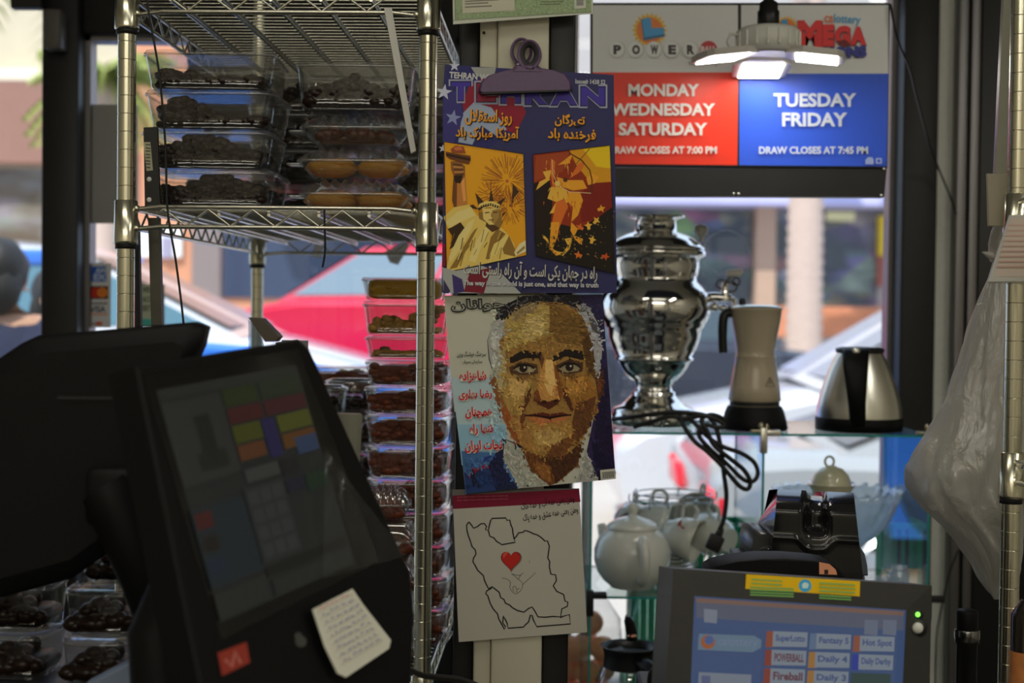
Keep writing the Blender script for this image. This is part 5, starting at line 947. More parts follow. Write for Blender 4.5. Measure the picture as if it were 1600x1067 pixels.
# ------------------------------------------------------------------ cup rack, cups and saucers
Yr = 2.99; rc = P(1052, 780, Yr); zr = rc.z; WIR = mat('thin_steel_wire', (.5, .5, .5), .25, 1.)
t = thing('cup_rack', 'round wire cup rack hung with white cups behind the teapot', 'rack', (rc.x, Yr, Z2))
b = MB(); rr = .085
for r_, dz in ((rr, .0), (rr * .96, .012), (.05, 0)): b.tube([(rc.x + r_ * math.cos(u / 36 * 6.283), Yr + r_ * math.sin(u / 36 * 6.283), zr + dz) for u in range(36)], .0015, 6, closed=True)
for u in range(6):
    an = u / 6 * 6.283 + .3; e = V((math.cos(an), math.sin(an), 0)); o_ = V((rc.x, Yr, zr)); b.tube([o_ + e * .05, o_ + e * rr, o_ + e * (rr + .010) + V((0, 0, -.006)), o_ + e * (rr + .016) + V((0, 0, .004)), o_ + e * (rr + .014) + V((0, 0, .014))], .0015, 6)
for u in range(3):
    an = u / 3 * 6.283 + .9; e = V((math.cos(an), math.sin(an), 0)); o_ = V((rc.x, Yr, 0)); b.tube([o_ + e * .0495 + V((0, 0, Z2 + .0015)), o_ + e * .0495 + V((0, 0, zr))], .0016, 6)
b.tube([(rc.x + .05 * math.cos(u / 36 * 6.283), Yr + .05 * math.sin(u / 36 * 6.283), Z2 + .002) for u in range(36)], .0016, 6, closed=True)
b.build('wire_frame', WIR, t)
def cup():
    t = thing('cup', 'tmp', 'cup', (0, 0, 0)); b = MB(); b.lathe([(.020, -.030), (.022, -.030), (.022, -.026), (.026, -.022), (.034, -.006), (.038, .012), (.0405, .030), (.0395, .0305), (.037, .012), (.033, -.005), (.025, -.020), (.002, -.023)], (0, 0, 0), 36, cap=(True, False)); b.build('bowl', PORC, t)
    b = MB(); b.tube(catmull([(.036, 0, .014), (.052, 0, .016), (.060, 0, .004), (.053, 0, -.010), (.033, 0, -.008)], 6), .0032, 10); b.build('handle', PORC, t)
    return t
c0 = cup(); first = True
for px_, py_, Yd, axis, hd, lb in ((1066, 838, 2.935, (.82, -.42, -.22), (0.1, 0, 1), 'white cup with a red mark, mouth turned right, front of the cup rack'), (1121, 838, 2.96, (-.55, .75, .1), (-.3, 0, 1), 'white cup showing its foot, at the right of the cup rack beside the plug'), (1022, 815, 3.02, (.85, -.25, -.15), (-.1, 0, 1), 'white cup with its mouth turned right, hung behind the teapot knob'), (988, 812, 3.05, (.1, -.9, -.4), (0, .2, 1), 'shadowed cup hung at the far left of the cup rack'), (1092, 806, 3.06, (-.3, -.75, .2), (.1, 0, 1), 'small bright cup hung at the back of the cup rack')):
    o = c0 if first else dup(c0, (0, 0, 0)); first = False; zx = V(axis).normalized(); xx = V(hd); xx = (xx - zx * xx.dot(zx)).normalized(); yy = zx.cross(xx); M = MX((xx, yy, zx)).transposed().to_4x4(); o.matrix_world = MX.Translation(P(px_, py_, Yd)) @ M; tag(o, lb, 'cup', 'cups on the wire rack'); o.scale = (1.16, 1.16, 1.16)
a = Art(onplane(P(1062, 826, 2.897), NF), 2.4, .0001); a.poly([(1062, 818), (1066, 814), (1063, 824), (1067, 828), (1070, 827), (1064, 823), (1059, 824)], (120, 34, 36)); o = a.build('mark', INKM, c0)
o.matrix_parent_inverse = MX.Identity(4); o.matrix_local = c0.matrix_world.inverted() @ MX.Identity(4)
sx = P(1062, 880, 2.97); s0 = None
for i in range(6):
    if s0 is None:
        b = MB(); b.lathe([(.024, 0), (.025, .002), (.040, .006), (.0475, .010), (.048, .0115), (.040, .009), (.024, .0045), (.001, .004)], (0, 0, 0), 40, cap=(True, False)); s0 = o = b.build('saucer', PORC, loc=(0, 0, 0))
    else: o = dup(s0, (0, 0, 0))
    o.location = (rc.x, Yr, Z2 + .005 + i * .0085); tag(o, '%s white saucer in the stack inside the cup rack' % ['lowest', 'second lowest', 'third lowest', 'third from top', 'second from top', 'topmost'][i], 'saucer', 'saucers under the cups')
# ------------------------------------------------------------------ glass bowl, sugar pot, jars
Yb = 2.99; bc = P(1308, 800, Yb); k_ = S(Yb)
CGS = clear('pressed_glass', (.90, .95, .99), .14, 1.5, .04, haze=.26, hcol=(.78, .88, .97))
zf = Z2; b = MB(); n = 112; rings = []
prof = [(.060, 0), (.066, .004), (.060, .010), (.030, .016), (.022, .03), (.024, .05), (.05, .062), (.085, .080), (.110, .102), (.128, .128), (.140, .150), (.150, .166)]
prof = [(r, zf + h * ((bc.z + .045 - zf) / .166)) for r, h in prof]
def gring(r, z, tw, amp): return [V((bc.x + (.9 * r * (1 + amp * math.cos(28 * (2 * math.pi * j / n) + tw))) * math.cos(2 * math.pi * j / n), Yb + (r * .78 * (1 + amp * math.cos(28 * (2 * math.pi * j / n) + tw))) * math.sin(2 * math.pi * j / n), z)) for j in range(n)]
for i, (r, z) in enumerate(prof): rings.append(gring(r, z, max(0, i - 5) * .9, 0 if i < 6 else .035))
top = [p + V((0, 0, .010 * max(0, math.cos(28 * 2 * math.pi * j / n + 6 * .9)))) for j, p in enumerate(rings[-1])]; rings[-1] = top
for i in range(len(prof) - 1, 5, -1): r, z = prof[i]; rings.append(gring(r - .007, z + (.002 if i < len(prof) - 1 else 0), max(0, i - 5) * .9, .02))
rings.append(gring(.02, prof[6][1] + .012, 0, 0)); b.loft(rings, cap=(True, True)); o = b.build('glass_bowl', CGS); tag(o, 'large footed glass bowl with swirled ribs, right compartment of the glass shelving', 'bowl')
Yp = 2.845; pc = P(1299, 760, Yp); CRY = mat('cream_glaze', (.58, .56, .40), .15, 0, .5, coat=.4); t = thing('sugar_pot', 'cream lidded pot with a ring handle on top, rising behind the black scanner', 'pot', (pc.x, Yp, Z2)); s_ = S(Yp)
b = MB(); zq = lambda y: P(1299, y, Yp).z; b.lathe([(.03, Z2), (.034, Z2 + .004), (.045, zq(870)), (.046, zq(830)), (.040, zq(790)), (.038, zq(768)), (.046, zq(758)), (.047, zq(756))], (pc.x, Yp, 0), 40); b.build('body', CRY, t)
b = MB(); b.lathe([(.040, zq(757)), (.039, zq(753)), (.034, zq(742)), (.022, zq(732)), (.010, zq(729)), (.006, zq(727))], (pc.x, Yp, 0), 40); b.build('lid', CRY, t)
b = MB(); b.tube([P(1296 + 7 * math.cos(u / 16 * 6.283), 721 + 8 * math.sin(u / 16 * 6.283), Yp) for u in range(16)], .0025, 8, closed=True); b.build('ring', CRY, t)
for px_, Yd, h, lb in ((1405, 2.87, .05, 'small clear glass jar at the right end of the middle glass shelf'), (1380, 2.83, .035, 'low clear glass dish beside the small jar on the middle glass shelf')):
    p = P(px_, 900, Yd); b = MB(); b.lathe([(.016, Z2), (.02, Z2 + .003), (.02, Z2 + h * .7), (.014, Z2 + h * .85), (.016, Z2 + h), (.013, Z2 + h), (.017, Z2 + h * .68), (.017, Z2 + .006)], (p.x, Yd, 0), 24, cap=(True, True)); o = b.build('jar', CGS); tag(o, lb, 'jar')
# ------------------------------------------------------------------ green crates, bag of oranges and carafe
GRN = gel('green_plastic', (.03, .48, .24))
def crate(x0, x1, y0, y1, z0, z1, lab):
    t = thing('plastic_crate', lab, 'crate', ((x0 + x1) / 2, (y0 + y1) / 2, z0)); w, d = x1 - x0, y1 - y0; b = MB(); cx, cy = (x0 + x1) / 2, (y0 + y1) / 2
    b.box((cx, cy, z0 + .003), (w - .02, d - .02, .006))
    for i in range(int(w / .018)):
        for y_ in (y0 + .006, y1 - .006): b.box((x0 + .012 + i * (w - .024) / max(1, int(w / .018) - 1), y_, (z0 + z1) / 2), (.009, .004, z1 - z0 - .004))
    for i in range(int(d / .018)):
        for x_ in (x0 + .006, x1 - .006): b.box((x_, y0 + .012 + i * (d - .024) / max(1, int(d / .018) - 1), (z0 + z1) / 2), (.004, .009, z1 - z0 - .004))
    for f in (.3, .6): zq_ = z0 + (z1 - z0) * f; [b.box((cx, y_, zq_), (w - .01, .006, .012)) for y_ in (y0 + .006, y1 - .006)]; [b.box((x_, cy, zq_), (.006, d - .01, .012)) for x_ in (x0 + .006, x1 - .006)]
    b.build('basket', GRN, t); b = MB()
    for y_ in (y0 + .003, y1 - .003): b.box((cx, y_, z1 - .006), (w, .01, .014), bev=.003)
    for x_ in (x0 + .003, x1 - .003): b.box((x_, cy, z1 - .006), (.01, d, .014), bev=.003)
    b.build('rim', GRN, t)
for px0, px1, pt, pb, Yd, lab in ((1090, 1172, 822, 912, 3.13, 'green plastic crate behind the cups, against the window'), (1392, 1447, 818, 912, 3.13, 'green plastic crate at the right end against the window'), (985, 1064, 796, 912, 3.15, 'green plastic crate behind the teapot')):
    z1 = P(px0, pt, Yd).z; crate(P(px0, 800, Yd).x, P(px1, 800, Yd).x, Yd, 3.28, .30, z1, lab)
ORG = mat('orange_peel', (.95, .42, .18), .45, bump=.2, nscale=90); _b = ORG.node_tree.nodes['Principled BSDF']; _b.inputs['Subsurface Weight'].default_value = .85; _b.inputs['Subsurface Radius'].default_value = (.06, .03, .015); _b.inputs['Subsurface Scale'].default_value = .8; rnd = random.Random(5)
ob = P(918, 1000, 3.21); o0 = None; i = 0; Z3 = .300; rO = .030
spots = []
for lay in range(4):
    for (dx, dy) in (((-.036, -.03), (.034, -.03), (-.03, .031), (.034, .032)), ((0, -.012), (-.036, .02), (.036, .022)), ((-.032, -.026), (.034, -.024), (0, .03)), ((0.005, -.01),))[lay]: spots.append((dx, dy, lay))
wh = ['bottom', 'second', 'third', 'top']; cnt = {}
for dx, dy, lay in spots:
    if o0 is None: b = MB(); b.blob((0, 0, 0), (rO, rO, rO * .95), 16); o0 = o = b.build('orange', ORG, loc=(0, 0, 0))
    else: o = dup(o0, (0, 0, 0))
    o.location = (ob.x + dx, ob.y + dy, Z3 + rO + lay * .056 + .002); cnt[lay] = cnt.get(lay, 0) + 1
    tag(o, 'orange in the %s layer of the clear bag under the teapot, %s' % (wh[lay], {(-1, -1): 'front left', (1, -1): 'front right', (-1, 1): 'rear left', (1, 1): 'rear right'}[(1 if dx > -.001 else -1, 1 if dy > .0 else -1)]), 'orange', 'oranges in the clear bag')
BAGC = clear('bag_film', (.96, .96, .96), .04, 1.2, .15, haze=.10, hcol=(.8, .82, .85), bump=.8)
b = MB(); rings = []
for z, r in ((0.001, .09), (.02, .105), (.08, .108), (.16, .105), (.22, .095), (.27, .06), (.30, .022), (.33, .045)): rings.append([V((ob.x + .74 * r * (1 + .07 * math.sin(5 * u + z * 40)) * math.cos(u), ob.y + .70 * r * (1 + .07 * math.sin(7 * u + z * 30)) * math.sin(u), .2995 + z * .95)) for u in [2 * math.pi * j / 40 for j in range(40)]])
b.loft(rings, cap=(True, False)); o = b.build('produce_bag', BAGC); tag(o, 'clear plastic bag of oranges on the ledge behind the glass shelving', 'bag')
pb = P(1028, 1000, 3.0); b = MB(); rings = []
for z, r in ((0.001, .05), (.02, .07), (.1, .075), (.2, .07), (.27, .05), (.30, .03)): rings.append([V((pb.x + r * (1 + .09 * math.sin(5 * u + z * 40)) * math.cos(u), pb.y + .02 + r * (1 + .09 * math.sin(7 * u + z * 30)) * math.sin(u), zs3 + .001 + z)) for u in [2 * math.pi * j / 40 for j in range(40)]])
b.loft(rings, cap=(True, False)); o = b.build('produce_bag', clear('green_print_film', (.72, .93, .86), .05, 1.3, .15, haze=.3, hcol=(.12, .55, .38), bump=.8)); tag(o, 'plastic bag with green print beside the bag of oranges', 'bag')
b = MB(); p = P(1030, 1008, 2.90); zb = zs3; b.lathe([(.012, zb + .001), (.03, zb + .012), (.036, zb + .04), (.03, zb + .075), (.018, zb + .10), (.006, zb + .112)], (p.x, 2.89, 0), 24); pe = b.build('pear', mat('pear_skin', (.30, .36, .06), .45, noise=.15)); tag(pe, 'green pear in front of the green printed bag', 'pear'); b = MB(); b.tube([(p.x, 2.89, zb + .11), (p.x + .006, 2.888, zb + .128), (p.x + .014, 2.886, zb + .138)], .002, 6); b.build('stem', mat('twig', (.05, .03, .02), .8), pe)
Yk = 2.52; kx = P(984, 1000, Yk).x; zk = P(984, 1010, Yk).z
b = MB(); b.box((kx + .03, Yk + .02, .18), (.26, .22, .36), bev=.006); o = b.build('low_cabinet', BLK); tag(o, 'low black cabinet carrying the coffee carafe', 'cabinet')
zk0 = .36
t = thing('coffee_carafe', 'glass coffee carafe with black lid and handle, lower right of the timber post', 'carafe', (kx, Yk, zk0))
b = MB(); b.lathe([(.045, zk0 + .0005), (.055, zk0 + .006), (.064, zk0 + .05), (.060, zk - .06), (.048, zk - .034)], (kx, Yk, 0), 40, cap=(True, False)); b.build('jug', clear('carafe_glass', (.9, .92, .93), .08, 1.5, .03), t)
b = MB(); b.lathe([(.047, zk - .036), (.045, zk - .016), (.048, zk - .002), (.052, zk + .002), (.048, zk + .002), (.040, zk - .010)], (kx, Yk, 0), 40); q = P(947, 1016, Yk); b.add([q, q + V((.03, -.018, .004)), q + V((.03, .018, .004)), q + V((.024, 0, -.02))], [(0, 1, 2), (0, 3, 1), (0, 2, 3)]); b.build('collar', BPL, t)
b = MB(); b.tube(catmull([P(1000, 1034, Yk - .04), P(1015, 1044, Yk - .07), P(1030, 1060, Yk - .09), P(1034, 1095, Yk - .09), P(1020, 1130, Yk - .07)], 5), [.012] * 10 + [.010] * 11, 12); b.build('handle', BPL, t)
b = MB(); strap(b, [(988, 1000, Yk + .02), (986, 984, Yk + .015), (983, 970, Yk + .01), (980, 962, Yk + .008)], (8, 9, 8, 3), .016); b.build('lid_lever', BPL, t); b = MB(); b.blob(P(988, 994, Yk), (.009, .007, .004), 10); b.build('rivet', mat('copper', (.6, .28, .16), .3, 1.), t)
# ------------------------------------------------------------------ right edge
FY = 3.24
def upright(b, x0, x1, y, th, z0, z1, mi=0, bev=.002): a_, c_ = P(x0, 700, y).x, P(x1, 700, y).x; b.box(((a_ + c_) / 2, y + th / 2, (z0 + z1) / 2), (c_ - a_, th, z1 - z0), mi, bev=bev)
b = MB(); upright(b, 1523, 1900, FY + .008, .03, .02, 2.3); t = struct(b.build('door_1', BPL))
for x0, x1 in ((1487, 1503), (1507, 1522)): b = MB(); upright(b, x0, x1, FY, .036, .02, 2.3, bev=.003); b.build('edge_strip', ALU, t)
b = MB(); upright(b, 1503, 1507, FY + .012, .02, .02, 2.3, bev=.0005); b.build('gasket', RUB, t)
# grey fabric/plastic sheet hanging in the rack
MILK = mat('milky_plastic', (.30, .30, .24), .35, noise=.15, nscale=8); KRF = mat('beige_card', (.42, .38, .29), .7, noise=.06)
b = MB(); plate(b, [(1571, -60), (1583, -60), (1580, 285), (1555, 272)], 1.935, .01, bev=.002); o = b.build('hanging_sheet', MILK); tag(o, 'milky plastic sheet hanging beside the right chrome post', 'sheet')
b = MB(); plate(b, [(1543, 271), (1582, 272), (1582, 355), (1545, 353)], 1.925, .006, bev=.001); o = b.build('hanging_card', KRF); tag(o, 'beige card hanging behind the right chrome post', 'card')
# price card clipped on the rack
q = [P(1577, 336, 1.66), P(1760, 330, 1.66), P(1730, 440, 1.63), P(1544, 440, 1.63)]; nrm = (q[1] - q[0]).cross(q[3] - q[0]).normalized(); nrm = nrm if nrm.y < 0 else -nrm
t = thing('price_card', 'tilted white price card on the right rack edge above the plastic bag', 'card', q[3]); b = MB(); b.loft([[p for p in q], [p - nrm * .003 for p in q]], smooth=False); b.build('holder', mat('clear_card_holder', (.42, .41, .37), .25), t)
a = Art(onplane(q[0], nrm), 1.6, .0002); a.poly([(1580, 340), (1610, 340), (1610, 432), (1554, 432)], (150, 138, 128)); 
for i in range(9): y_ = 352 + i * 8; x_ = 1576 - i * 2.3; a.line([(x_, y_), (1610, y_)], 2.2, (150, 122, 114))
a.build('print', INKM, t)
# plastic bag of goods hanging on the rack
BG = bpy.data.materials.new('white_bag_film'); BG.use_nodes = True; nt = BG.node_tree; N = nt.nodes.new; nt.nodes.remove(nt.nodes['Principled BSDF'])
d = N('ShaderNodeBsdfDiffuse'); d.inputs[0].default_value = (.66, .64, .58, 1); tr = N('ShaderNodeBsdfTranslucent'); tr.inputs[0].default_value = (.62, .60, .55, 1); tp = N('ShaderNodeBsdfTransparent'); gl = N('ShaderNodeBsdfGlossy'); gl.inputs['Roughness'].default_value = .22
tc = N('ShaderNodeTexCoord'); nz = N('ShaderNodeTexNoise'); nz.inputs['Scale'].default_value = 16; nz.inputs['Detail'].default_value = 6; nz.inputs['Distortion'].default_value = 1.2; mpp = N('ShaderNodeMapping'); mpp.inputs['Scale'].default_value = (1.6, 1.6, .7); nt.links.new(tc.outputs['Object'], mpp.inputs[0]); nt.links.new(mpp.outputs[0], nz.inputs['Vector'])
bp = N('ShaderNodeBump'); bp.inputs['Strength'].default_value = .9; bp.inputs['Distance'].default_value = .012; nt.links.new(nz.outputs['Fac'], bp.inputs['Height'])
for s in (d, gl): nt.links.new(bp.outputs[0], s.inputs['Normal'])
m1, m2, m3 = N('ShaderNodeMixShader'), N('ShaderNodeMixShader'), N('ShaderNodeMixShader'); m1.inputs[0].default_value = .35; m2.inputs[0].default_value = .2; m3.inputs[0].default_value = .10
for s, (x, y) in ((m1, (d, tr)), (m2, (m1, tp)), (m3, (m2, gl))): nt.links.new(x.outputs[0], s.inputs[1]); nt.links.new(y.outputs[0], s.inputs[2])
nt.links.new(m3.outputs[0], nt.nodes['Material Output'].inputs[0])
t = thing('plastic_bag', 'white plastic carrier bag hanging from the right rack, bulging with goods', 'bag', P(1540, 920, 2.02)); YB = 2.02
prof = [(395, 1556, 1566, .01), (430, 1546, 1572, .015), (470, 1531, 1582, .025), (520, 1513, 1590, .04), (570, 1497, 1592, .05), (620, 1480, 1594, .06), (660, 1462, 1594, .07), (700, 1436, 1594, .08), (735, 1423, 1593, .085), (765, 1428, 1592, .085), (795, 1446, 1592, .08), (820, 1478, 1590, .075), (845, 1500, 1588, .07), (875, 1520, 1588, .06), (905, 1534, 1586, .04), (925, 1545, 1580, .02), (932, 1552, 1572, .006)]
n = 72; rings = []; rnd = random.Random(4); ph_ = [(rnd.uniform(0, 6.28), rnd.randint(2, 9)) for _ in range(6)]
fine = []
for i in range(len(prof) - 1):
    for k in range(5): u = k / 5; fine.append([prof[i][j] * (1 - u) + prof[i + 1][j] * u for j in range(4)])
fine.append(prof[-1])
for y_, x0, x1, dp in fine:
    c0_, c1_ = P(x0, y_, YB), P(x1, y_, YB); cc = (c0_ + c1_) / 2; hw = (c1_.x - c0_.x) / 2; ring = []
    for j in range(n):
        u = 2 * math.pi * j / n; w = 1 + .05 * math.sin(ph_[0][1] * u + ph_[0][0] + y_ * .012) + .035 * math.sin(9 * u + ph_[1][0] - y_ * .02) + .022 * math.sin(15 * u + y_ * .045) + .02 * math.sin(23 * u - y_ * .06)
        if y_ > 690: w += .05 * math.sin(5 * u + y_ * .05)
        ring.append(V((cc.x + hw * w * math.cos(u), YB + dp * w * math.sin(u), cc.z + .004 * math.sin(4 * u + y_ * .03))))
    rings.append(ring)
b = MB(); b.loft(rings); b.build('film', BG, t)
b = MB(); b.tube(catmull([P(1560, 404, YB), P(1554, 380, YB - .01), P(1562, 350, YB - .05), P(1578, 334, YB - .10)], 6), [.012, .012, .011, .011, .010, .009, .009, .008, .008, .008, .007, .007, .007, .006, .006, .006, .006, .006, .006], 10); b.tube([P(1556, 404, YB), P(1546, 398, YB - .01), P(1535, 394, YB - .012)], [.006, .005, .001], 8); b.build('tied_handles', BG, t)
a = Art(onplane(V((0, YB - .0865, 0)), NF), 2.0, .0002)
# black torch-like cylinder, lower right
t = thing('black_cylinder', 'black ribbed cylinder with a chrome cap standing below the plastic bag', 'cylinder', (P(1511, 1000, 2.0).x, 2.0, .5)); p = P(1511, 1000, 2.0); k_ = S(2.0); zc = lambda y: P(1511, y, 2.0).z
b = MB(); b.lathe([(.012, .5005), (.0145, .504), (.0145, zc(1006)), (.0165, zc(1004)), (.0165, zc(1000))], (p.x, 2.0, 0), 28); b.build('body', BPL, t)
b = MB(); b.lathe([(.0165, zc(1000)), (.0175, zc(996)), (.0175, zc(985)), (.0165, zc(983))], (p.x, 2.0, 0), 28); b.build('ring', mat('dark_chrome', (.25, .25, .25), .2, 1.), t)
b = MB(); b.lathe([(.0140, zc(983)), (.0148, zc(980)), (.0148, zc(957)), (.0135, zc(953)), (.002, zc(952))], (p.x, 2.0, 0), 28); b.build('cap', BPM, t)
# bottle at the corner, on the rack
p = P(1600, 1000, 1.72); zb = P(1600, 1075, 1.72).z; t = thing('sauce_bottle', 'dark bottle with a red and orange label at the lower right corner', 'bottle', (p.x + .004, 1.72, .5))
b = MB(); b.lathe([(.018, .5005), (.02, .505), (.02, P(1600, 960, 1.72).z), (.012, P(1600, 945, 1.72).z), (.009, P(1600, 938, 1.72).z)], (p.x + .004, 1.72, 0), 28); b.build('body', mat('dark_bottle', (.02, .015, .012), .12), t)
b = MB(); b.lathe([(.0203, .68), (.0203, P(1600, 1016, 1.72).z)], (p.x + .004, 1.72, 0), 28, cap=(False, False)); b.build('label', mat('orange_red_label', (.55, .20, .06), .5, noise=.6, nscale=60), t)
# ------------------------------------------------------------------ counters
CTR = mat('dark_laminate', (.045, .043, .04), .45, noise=.15, nscale=30)
def counter(name, lab, x0, x1, y0, y1, z):
    t = thing(name, lab, 'counter', ((x0 + x1) / 2, (y0 + y1) / 2, 0)); b = MB(); b.box(((x0 + x1) / 2, (y0 + y1) / 2, z - .02), (x1 - x0, y1 - y0, .04), bev=.005); b.build('worktop', CTR, t); b = MB(); b.box(((x0 + x1) / 2, (y0 + y1) / 2, (z - .04) / 2), (x1 - x0 - .04, y1 - y0 - .04, z - .041)); b.build('base', DKW, t)
counter('counter', 'dark counter under the tills at the lower left', -1.6, -.16, .6, 1.85, .78); counter('counter', 'dark counter under the lottery terminal', .20, .52, 1.2, 2.22, .64)
b = MB(); b.box((.605, 1.87, .249), (.10, .42, .498), bev=.005); o = b.build('low_cabinet', BLK); tag(o, 'low black stand under the bottle and cylinder at the lower right corner', 'cabinet')
# ------------------------------------------------------------------ lottery terminal
def frame(c, yaw, tilt, roll): return MX.Translation(V(c)) @ MX.Rotation(yaw, 4, 'Z') @ MX.Rotation(tilt, 4, 'X') @ MX.Rotation(roll, 4, 'Y')
M = frame((.3181, 1.55, .7955), R(14.3), R(-6.8), R(5.44)); pn = (M.to_3x3() @ V((0, -1, 0))).normalized(); p0 = M.translation
t = thing('lottery_terminal', 'dark grey lottery terminal with a lit touchscreen and yellow notice, lower right', 'terminal', (.32, 1.60, .64))
TF = onplane(p0, pn); TRM = mat('terminal_grey', (.028, .028, .026), .42, noise=.1, nscale=80, bump=.05)
o_ = [(1052, 888), (1456, 915), (1448, 1260), (1030, 1240)]; i_ = [(1085, 931), (1416, 953), (1404, 1205), (1074, 1196)]
b = MB(); O = [TF(x, y, .006) for x, y in o_]; I = [TF(x, y, .010) for x, y in i_]; I2 = [TF(x, y, .002) for x, y in i_]; Bk = [TF(x, y, .0) - pn * .045 for x, y in o_]
O0 = [TF(x, y, -.004) for x, y in o_]; b.loft([I2, I, O, O0, Bk], smooth=False, cap=(False, True)); b.build('bezel', TRM, t)
sc = Art(TF, 1.0, .00015); sc.k = 8
sc.poly([(1083, 929), (1418, 951), (1406, 1207), (1072, 1198)], (84, 106, 152))
sc.poly([(1088, 934), (1413, 955), (1412, 962), (1088, 941)], (150, 120, 110)); sc.poly([(1088, 941), (1412, 962), (1412, 985), (1088, 965)], (112, 118, 138)); sc.poly([(1100, 951), (1121, 953), (1120, 974), (1100, 972)], (150, 158, 174))
for x_ in (1351, 1380): sc.poly([(x_, 968), (x_ + 21, 969), (x_ + 20, 993), (x_ - 1, 991)], (128, 138, 160))
sc.poly([(1092, 990), (1178, 993), (1190, 1000), (1189, 1012), (1176, 1019), (1090, 1015)], (124, 150, 172)); sc.disc(1106, 1003, 11, (190, 112, 72)); sc.disc(1108, 1000, 7, (92, 120, 180)); sc.text('calottery', 1121, 995, 1184, 1014, (140, 156, 190), .01, 2)
for r_, row in enumerate((('SuperLotto', 'Fantasy 5', 'Hot Spot'), ('POWERBALL', 'Daily 4', 'Daily Derby'), ('Fireball', 'Daily 3', ''))):
    for c_, tx in enumerate(row):
        x0, y0 = 1204 + c_ * 68 - r_ * 2, 986 + r_ * 29 + c_ * 3.5
        if not tx: sc.poly([(x0 - 6, y0), (x0 + 56, y0 + 2), (x0 + 55, y0 + 26), (x0 - 8, y0 + 24)], (70, 92, 90)); continue
        sc.poly([(x0 - 6, y0), (x0 + 6, y0), (x0 + 6, y0 + 25), (x0 - 8, y0 + 25)], ((172, 96, 72), (116, 140, 170), (170, 104, 84))[c_] if r_ == 0 else ((160, 80, 70), (190, 140, 80), (66, 80, 180))[c_]); sc.poly([(x0 + 4, y0), (x0 + 58, y0 + 2), (x0 + 57, y0 + 25), (x0 + 3, y0 + 24)], (156, 168, 182))
        sc.text(tx, x0 + 8, y0 + 6, x0 + 54, y0 + 19, (84, 104, 156) if tx not in ('POWERBALL', 'Fireball') else (120, 72, 84), .03, 2)
sc.poly([(1092, 1050), (1174, 1054), (1173, 1090), (1090, 1086)], (150, 160, 176)); sc.poly([(1096, 1055), (1110, 1056), (1110, 1070), (1096, 1069)], (110, 120, 160))
for r_ in range(3):
    for c_ in range(4): sc.poly([(1088 + c_ * 80, 1100 + r_ * 32 + c_ * 3), (1160 + c_ * 80, 1103 + r_ * 32 + c_ * 3), (1158 + c_ * 80, 1126 + r_ * 32 + c_ * 3), (1086 + c_ * 80, 1123 + r_ * 32 + c_ * 3)], (140, 150, 176))
sc.build('screen', printed('terminal_screen', .25, .4, emit=.42), t)
st = Art(TF, 2.4, .00015); st.k = 55; st.poly([(1166, 897), (1344, 908), (1343, 943), (1164, 930)], (176, 142, 18)); st.disc(1258, 915, 10, (40, 120, 160)); st.poly([(1253, 913), (1256, 910), (1261, 910), (1264, 913), (1262, 919), (1254, 919)], (160, 180, 180))
for x0, x1, ys in ((1174, 1222, (905, 911)), (1172, 1240, (917, 921, 925, 929)), (1280, 1336, (911, 917, 923)), (1280, 1330, (930, 934))):
    for y_ in ys: st.line([(x0, y_), (x1, y_ + 3)], 2.2, (88, 128, 70))
st.build('notice_sticker', INKM, t)
b = MB()
for x_, y_, r_, k in ((1434, 960, .0065, 0), (1434, 981, .011, 0)): b.blob(TF(x_, y_, .006), (r_, r_ * .5, r_), 14, 0)
b.build('button_bezel', RUB, t); b = MB(); b.blob(TF(1434, 981, .011), (.0062, .004, .0062), 12); b.build('button', WPL, t); b = MB(); b.blob(TF(1434, 960, .009), (.0028, .0028, .0028), 10); b.build('status_light', mat('green_led', (.2, .9, .1), .3, emit=1.5, ecol=(.25, 1, .1)), t)
b = MB(); b.box((.33, 1.66, .649), (.26, .18, .018), bev=.004); b.box((.33, 1.66, .71), (.08, .05, .11)); b.build('stand', TRM, t)
# pen-like post left of the terminal
b = MB(); p = P(1045, 940, 1.68); b.lathe([(.012, .6405), (.012, P(1045, 929, 1.68).z), (.010, P(1045, 926, 1.68).z), (.008, P(1045, 926, 1.68).z)], (p.x, 1.68, 0), 20); o = b.build('black_tube', BPL); tag(o, 'short black tube standing just left of the lottery terminal', 'tube')
b = MB(); b.tube(catmull([P(1036, 1040, 1.66), P(1022, 1046, 1.68), P(1016, 1062, 1.70), P(1018, 1100, 1.72), (P(1030, 1140, 1.72).x, 1.72, .646)], 6), .004, 8); o = b.build('black_cable', RUB); tag(o, 'black cord curving down on the left side of the lottery terminal', 'cord')
# ------------------------------------------------------------------ black scanner behind the terminal
GLB = mat('gloss_black', (.012, .012, .013), .13, 0, .5, coat=.3); YM = 2.05
t = thing('ticket_scanner', 'glossy black ticket scanner with a finger groove, between terminal and glass bowl', 'scanner', (P(1275, 900, YM).x, YM, .64))
b = MB(); nx, ny = 41, 40; vs = []
for j in range(ny):
    v = j / (ny - 1)
    for i in range(nx):
        u = i / (nx - 1); xl_ = 1215 - 12 * v; xr_ = 1334 + 14 * v ; x_ = xl_ + (xr_ - xl_) * u; y_ = 764 + 126 * v + (5 if .38 < u < .62 else 0) * max(0, 1 - v * 9) * 1.5 + u * 6
        dep = .06 * max(0, 1 - v / .30) ** 2
        g = math.exp(-((u - .5) / .13) ** 4) * (1 if v < .42 else math.exp(-((v - .42) / .10) ** 2)); dep += .022 * g
        l = max(0, 1 - abs(v - (.60 + .13 * math.exp(-((u - .5) / .17) ** 4))) / .045); dep -= .006 * l
        vs.append(P(x_, y_, YM + dep))
